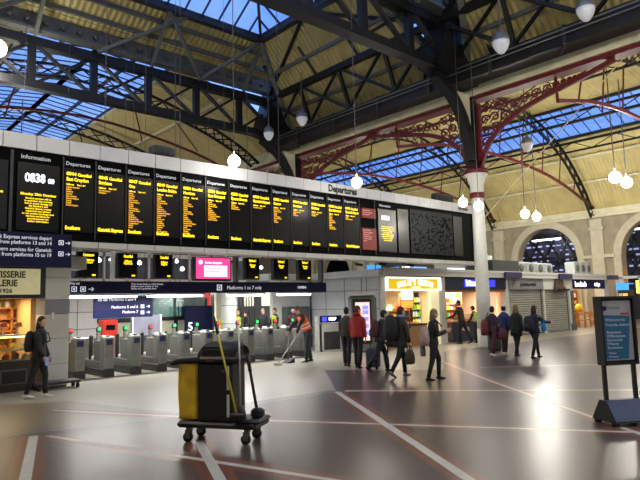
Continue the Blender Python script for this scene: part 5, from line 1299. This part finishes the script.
    if scarf:
        m = MB(); pts = [nk+Vector((.085*math.cos(q), .08*math.sin(q), .045)) for q in [i*math.pi/6 for i in range(13)]]
        m.tube([S(v) for v in pts], .035*s, 8).build('scarf', cl(*scarf), t, world=False)
    # hair: cap over the crown and back, optional length
    hm = MB(); vs = []; nn, mm = 16, 8
    for j in range(mm+1):
        ph = math.pi*j/mm*.78
        for q in range(nn):
            th = 2*math.pi*q/nn; front = max(0, math.sin(th)); pp = ph*(1-.55*front**.6)
            vs.append((.083*math.sin(pp)*math.cos(th), -.012+.103*math.sin(pp)*math.sin(th), .012+.118*math.cos(pp) if pp < 1.9 else .012-.035-.12*(pp-1.9)))
    hm._add(vs, [(j*nn+q, j*nn+(q+1) % nn, (j+1)*nn+(q+1) % nn, (j+1)*nn+q) for j in range(mm) for q in range(nn)], True)
    if long:
        hm.tube([(0, -.03, .03), (0, -.06, -.05), (0, -.075, -.05-long*.5), (0, -.07, -.05-long)], [(.07, .06), (.082, .055), (.085, .045), (.05, .025)], 12)
        for sd in (-1, 1): hm.tube([(sd*.068, -.03, .03), (sd*.08, -.035, -.06), (sd*.07, -.035, -.08-long*.7)], [(.02, .04), (.022, .035), (.012, .02)], 8)
    hm.v = [tuple((H4 @ Vector(p))*s) for p in hm.v]
    hm.build('hair', cl(*hair), t, world=False)
    if cap:
        hm = MB().tube([(0, 0, .045), (0, 0, .075), (0, 0, .1), (0, 0, .13)], [(.088, .104), (.088, .104), (.08, .095), (.03, .04)], 14)
        hm.v = [tuple((H4 @ Vector(p))*s) for p in hm.v]; hm.build('knitted_hat', cl(*cap), t, world=False)
    W = Matrix.Translation((x, y, 0)) @ Matrix.Rotation(R(az-90), 4, 'Z')
    return t, {k: W @ (v*s) for k, v in J.items() if k[0] != 'd'}, W, s, dict(P=P, ch=ch, nk=nk, tv=tv)
def bag_at(name, label, cat, W, pos, sz, col, strap=None, rotx=0, pocket=True, s=1, handle=0):
    """soft bag: rounded body, pocket, straps; pos in the wearer's frame"""
    M4 = W @ Matrix.Translation(Vector(pos)*s) @ Matrix.Rotation(R(rotx), 4, 'X')
    t = thing(name, label, cat); t.matrix_world = Matrix.Translation(M4.to_translation())
    off = M4.to_translation(); A = M4.to_3x3()
    def tr(mb): mb.v = [tuple(A @ Vector(p)) for p in mb.v]; return mb
    w_, d_, h_ = sz
    m = MB().tube([(0, 0, -h_*.5), (0, 0, -h_*.44), (0, 0, -h_*.1), (0, 0, h_*.25), (0, 0, h_*.43), (0, 0, h_*.5)],
                  [(w_*.38, d_*.35), (w_*.5, d_*.5), (w_*.52, d_*.54), (w_*.47, d_*.46), (w_*.34, d_*.3), (w_*.12, d_*.12)], 14)
    tr(m).build('body', cl(*col), t, world=False)
    if pocket: tr(MB().tube([(0, -d_*.3, -h_*.4), (0, -d_*.34, -h_*.15), (0, -d_*.3, h_*.02)], [(w_*.26, d_*.2), (w_*.34, d_*.3), (w_*.26, d_*.18)], 12)).build('pocket', cl(*col), t, world=False)
    if strap:
        for q in strap: tr(MB().tube([tuple(v) for v in q], .016, 6)).build('strap', cl('strap_dark', (34, 32, 34)), t, world=False)
    if handle:
        for dy in (-.03, .03): tr(MB().tube([(-w_*.22, dy, h_*.44), (-w_*.12, dy, h_*.5+handle), (w_*.12, dy, h_*.5+handle), (w_*.22, dy, h_*.44)], .01, 6)).build('handle', cl(*col), t, world=False)
    return t
def pack_straps(sz): 
    w_, d_, h_ = sz; return [[(sx*w_*.3, d_*.3, h_*.4), (sx*w_*.36, d_*.9+.16, h_*.36), (sx*w_*.36, d_*.9+.2, 0), (sx*w_*.34, d_*.4, -h_*.36)] for sx in (-1, 1)]

# woman at the far left, walking right with a phone
wm, j, W, s, q = person('woman in a black coat and trousers walking past the patisserie holding a phone', 3.66, 12.8, -36, 1.63, hair=('hair_dark', (46, 34, 30)), shoe=('trainer_pale', (205, 200, 192)),
    legs=((14, 2), (-12, -18)), arms=((4, 8, 20), (8, 6, 28)), long=.18, coat=.16, bulk=1.08, turn=-25, fem=True, lean=2)
bag_at('rucksack', 'dark rucksack on the back of the woman by the patisserie', 'rucksack', W, (0, -.2, 1.2), (.3, .18, .42), ('bag_dark', (36, 28, 30)), pack_straps((.3, .18, .42)), s=s)
hp_ = j['w', 1]; MB().rbox((hp_.x+.05, hp_.y-.03, hp_.z-.17), (.03, .075, .15), .01, .4).build('phone', emis('phone_blue', (90, 130, 200), .5), label='pale blue phone in the hand of the woman at the left', cat='phone')
# four walkers in the middle
W_ = ('hair_black', (28, 24, 22))
person('person in a dark jacket mostly hidden behind the man in red', 11.42, 11.8, 30, 1.62, top=('jacket_olive', (56, 52, 46)), hair=W_, legs=((10, 4), (-10, -18)), coat=.05)
_, j, W, s, q = person('man in a red hooded jacket and dark trousers walking away near the advertising unit', 11.3, 11.25, 20, 1.66, top=('jacket_red', (150, 30, 30)), hair=('hair_brown', (70, 50, 36)), hood=('hood_red', (120, 24, 26)),
    legs=((10, 2), (-6, -14)), arms=((8, 10, 22), (-6, 8, 8)), coat=.08, bulk=1.12, turn=-40)
_, j, W, s, q = person('person in a dark coat leaning forward with a maroon rucksack and a holdall', 11.05, 10.2, -22, 1.58, top=('coat_charcoal', (40, 36, 38)), hair=W_, legs=((26, 8), (-22, -42)), arms=((6, 14, 12), (16, 18, 30)), lean=12, coat=.1, bulk=1.1)
bag_at('rucksack', 'maroon patterned rucksack on the leaning walker', 'rucksack', W, (0, -.16, 1.18), (.32, .2, .44), ('bag_maroon', (70, 34, 40)), pack_straps((.32, .2, .44)), -10, s=s)
bag_at('holdall', 'bulging dark holdall hanging at the front side of the leaning walker', 'holdall', W, (.12, .42, .82), (.28, .5, .3), ('bag_brown_dark', (44, 30, 30)), [[(0, -.15, .12), (-.1, -.12, .5), (-.1, .02, .5), (0, .12, .12)]], s=s)
# trolley suitcase beside her
t = thing('suitcase', 'upright navy suitcase between the man in red and the leaning walker', 'suitcase', (11.35, 10.75, 0))
MB().rbox((11.35, 10.75, .05), (.24, .36, .5), .05, .2).build('shell', mat('case_navy', (32, 36, 64), .5), t)
for a in (-.12, .12): MB().tube([(11.33, 10.75+a, .03), (11.37, 10.75+a, .03)], .03, 10).build('wheel', M['rubber'], t)
MB().tube([(11.35, 10.67, .53), (11.35, 10.67, .85), (11.35, 10.83, .85), (11.35, 10.83, .53)], .01, 6).build('pull_handle', M['greysteel'], t)
_, j, W, s, q = person('walker with a pale blue scarf, big black rucksack and striped trainers', 10.62, 9.15, -12, 1.64, top=('coat_olive', (46, 42, 36)), hair=('hair_auburn', (60, 34, 26)), scarf=('scarf_blue', (120, 160, 200)), shoe=('trainer_stripe', (120, 118, 120)),
    legs=((20, 4), (-20, -34)), arms=((-2, 12, 6), (4, 14, 10)), coat=.2, bulk=1.12, fem=True)
bag_at('rucksack', 'very large black rucksack on the walker with the blue scarf', 'rucksack', W, (-.06, -.24, 1.2), (.4, .3, .6), ('bag_black', (26, 26, 32)), pack_straps((.4, .3, .6))+[[(-.12, 0, -.28), (-.14, -.02, -.62)]], s=s)
bag_at('carrier_bag', 'dark olive carrier bag in the hand of the walker with the blue scarf', 'bag', Matrix.Translation(j['w', 1]), (0, 0, -.33), (.26, .2, .34), ('bag_olive', (76, 72, 58)), handle=.08, pocket=False)
_, j, W, s, q = person('blonde woman in black with skinny trousers and heeled boots walking right', 10.62, 8.2, -32, 1.57, hair=('hair_blonde', (120, 100, 74)), legs=((22, -2), (-10, -16)), arms=((0, 10, 105), (4, 12, 115)), coat=.04, long=.16, fem=True, lean=4)
bag_at('rucksack', 'pale floral rucksack on the back of the blonde woman', 'rucksack', W, (-.04, -.19, 1.06), (.32, .2, .42), ('bag_floral', (180, 154, 150)), [[(.05, .1, .2), (.1, .2, .4), (.16, .36, .2)]], s=s)
bag_at('shopping_bag', 'small grey shopping bag held behind the blonde woman', 'bag', W, (-.2, -.2, .72), (.2, .1, .3), ('bag_grey', (110, 106, 104)), handle=.1, pocket=False, s=s)
# group by the column
_, j, W, s, q = person('woman with a maroon shoulder bag walking right beside the white column', 16.0, 10.05, 0, 1.53, top=('coat_purple', (52, 34, 42)), hair=W_, bot=('trouser_maroon', (70, 30, 46)), legs=((14, 4), (-14, -28)), coat=.1, fem=True, shoe=('trainer_pale', (205, 200, 192)))
bag_at('shoulder_bag', 'maroon quilted shoulder bag on the woman beside the column', 'bag', W, (-.22, -.1, 1.0), (.26, .3, .5), ('bag_red_brown', (112, 44, 54)), [[(0, 0, .2), (.1, .05, .45)]], s=s)
bag_at('handbag', 'large maroon handbag hanging low between the two women by the column', 'bag', W, (.3, .1, .78), (.34, .24, .34), ('bag_plum', (84, 38, 52)), handle=.1, pocket=False, s=s)
person('person in a white and dark knitted hat behind the fair-haired woman', 16.75, 10.1, 0, 1.55, top=('jacket_blue', (36, 52, 110)), hair=W_, cap=('hat_pale', (190, 190, 200)), legs=((8, 2), (-8, -14)), coat=.02, shoe=('trainer_pale', (205, 200, 192)))
person('woman with long fair hair in a fur-collared black coat walking away', 16.45, 9.5, -4, 1.55, hair=('hair_fair', (128, 92, 56)), scarf=('fur_collar', (112, 92, 70)), legs=((12, 4), (-12, -20)), arms=((4, 8, 12), (-4, 8, 6)), coat=.24, long=.18, fem=True, bulk=1.15)
_, j, W, s, q = person('woman in a navy jacket pointing ahead beside the fair-haired woman', 16.25, 8.8, -16, 1.55, top=('jacket_navy', (28, 32, 56)), hair=('hair_dark', (46, 34, 30)), legs=((20, 10), (-14, -20)), arms=((6, 8, 30), (50, 14, 85)), coat=.1, long=.14, fem=True, bulk=1.12)
bag_at('rucksack', 'navy rucksack on the woman pointing right', 'rucksack', W, (-.02, -.22, 1.12), (.36, .22, .46), ('bag_navy', (30, 32, 54)), pack_straps((.36, .22, .46)), s=s)
bag_at('carrier_bag', 'bright blue carrier bag on the right arm of the woman pointing right', 'bag', W, (.26, .16, 1.0), (.14, .16, .24), ('bag_blue', (30, 130, 200)), handle=.08, pocket=False, s=s)
# at the navy bakery
person('man in dark clothes raising a hand to his face at the navy bakery counter', 20.0, 13.95, 95, 1.72, top=('jumper_brown', (54, 34, 30)), hair=W_, legs=((6, 0), (-22, -26)), arms=((30, 16, 70), (60, 20, 160)), lean=10, coat=.0, skin=1, turn=50)
person('person in a bright yellow-green vest at the bakery counter', 20.72, 13.72, 100, 1.5, top=('jacket_dark', (30, 32, 34)), vest=('vest_lime', (180, 205, 40)), hair=W_, legs=((4, 0), (-14, -18)), arms=((20, 8, 50), (-10, 8, 0)), lean=16, coat=.0)
# cleaner
cx, cy = 11.62, 13.72
_, j, W, s, q = person('cleaner in an orange high visibility vest stooping to sweep by the gates', cx, cy, 165, 1.74, top=('jumper_black', (30, 30, 34)), bot=('trouser_navy', (26, 30, 44)), vest=('vest_orange', (246, 90, 30)), hair=('hair_greybrown', (78, 66, 56)),
    legs=((10, 4), (-6, -12)), arms=((40, 6, 20), (46, 8, 34)), lean=27, coat=-.02, headpitch=20)
def stick(name, label, cat, a, b, r, m, extra=None):
    t = thing(name, label, cat, a); MB().tube([a, b], r, 8).build('handle', m, t)
    if extra: extra(t, Vector(a))
    return t
wr = j['w', -1]
stick('broom', 'long broom the cleaner sweeps with, its head down at the left', 'broom', (wr.x-.75, wr.y-.02, .06), (wr.x+.12, wr.y, wr.z+.05), .014, M['steel2'], lambda t, A: MB().rbox((A.x, A.y, A.z-.055), (.1, .24, .07), .01, .4).build('bristle_head', mat('bristles', (150, 150, 130), .7), t))
wl = j['w', 1]
def dp(t, A):
    MB().prism([(A.x-.16, A.y-.14, .005), (A.x+.12, A.y-.14, .005), (A.x+.12, A.y-.14, .14)], (0, .28, 0)).build('pan', M['rubber'], t)
stick('dustpan', 'black long-handled dustpan standing at the feet of the cleaner', 'dustpan', (wl.x-.12, wl.y-.12, .06), (wl.x-.02, wl.y-.02, wl.z+.02), .014, M['greysteel'], dp)
# staff and passengers behind the gates
person('gate attendant in a lime vest at the left of the staff behind the gates', 11.95, 17.95, 200, 1.62, top=('jacket_dark', (30, 32, 34)), vest=('vest_lime', (180, 205, 40)), hair=W_, legs=((4, 0), (-4, -4)), arms=((20, 12, 60), (10, 10, 40)), coat=0)
person('person in a dark coat behind the gates next to the left attendant', 12.4, 18.1, 170, 1.52, hair=W_, legs=((4, 0), (-6, -8)), arms=((30, 16, 100), (10, 10, 20)), coat=.1)
person('grey-haired passenger in a black coat behind the gates', 12.95, 17.9, 260, 1.6, hair=('hair_grey', (150, 148, 144)), legs=((8, 2), (-6, -10)), coat=.2, bulk=1.1)
person('attendant in a lime vest at the right of the staff behind the gates', 13.6, 17.95, 180, 1.62, top=('jacket_dark', (30, 32, 34)), vest=('vest_lime', (180, 205, 40)), hair=('hair_brown', (70, 50, 36)), legs=((4, 0), (-4, -4)), arms=((14, 10, 50), (14, 10, 40)), coat=0)
person('passenger in a maroon coat at the right of the group behind the gates', 14.15, 17.55, 230, 1.62, top=('coat_maroon', (74, 26, 40)), hair=W_, legs=((8, 2), (-6, -10)), coat=.16, bulk=1.1)
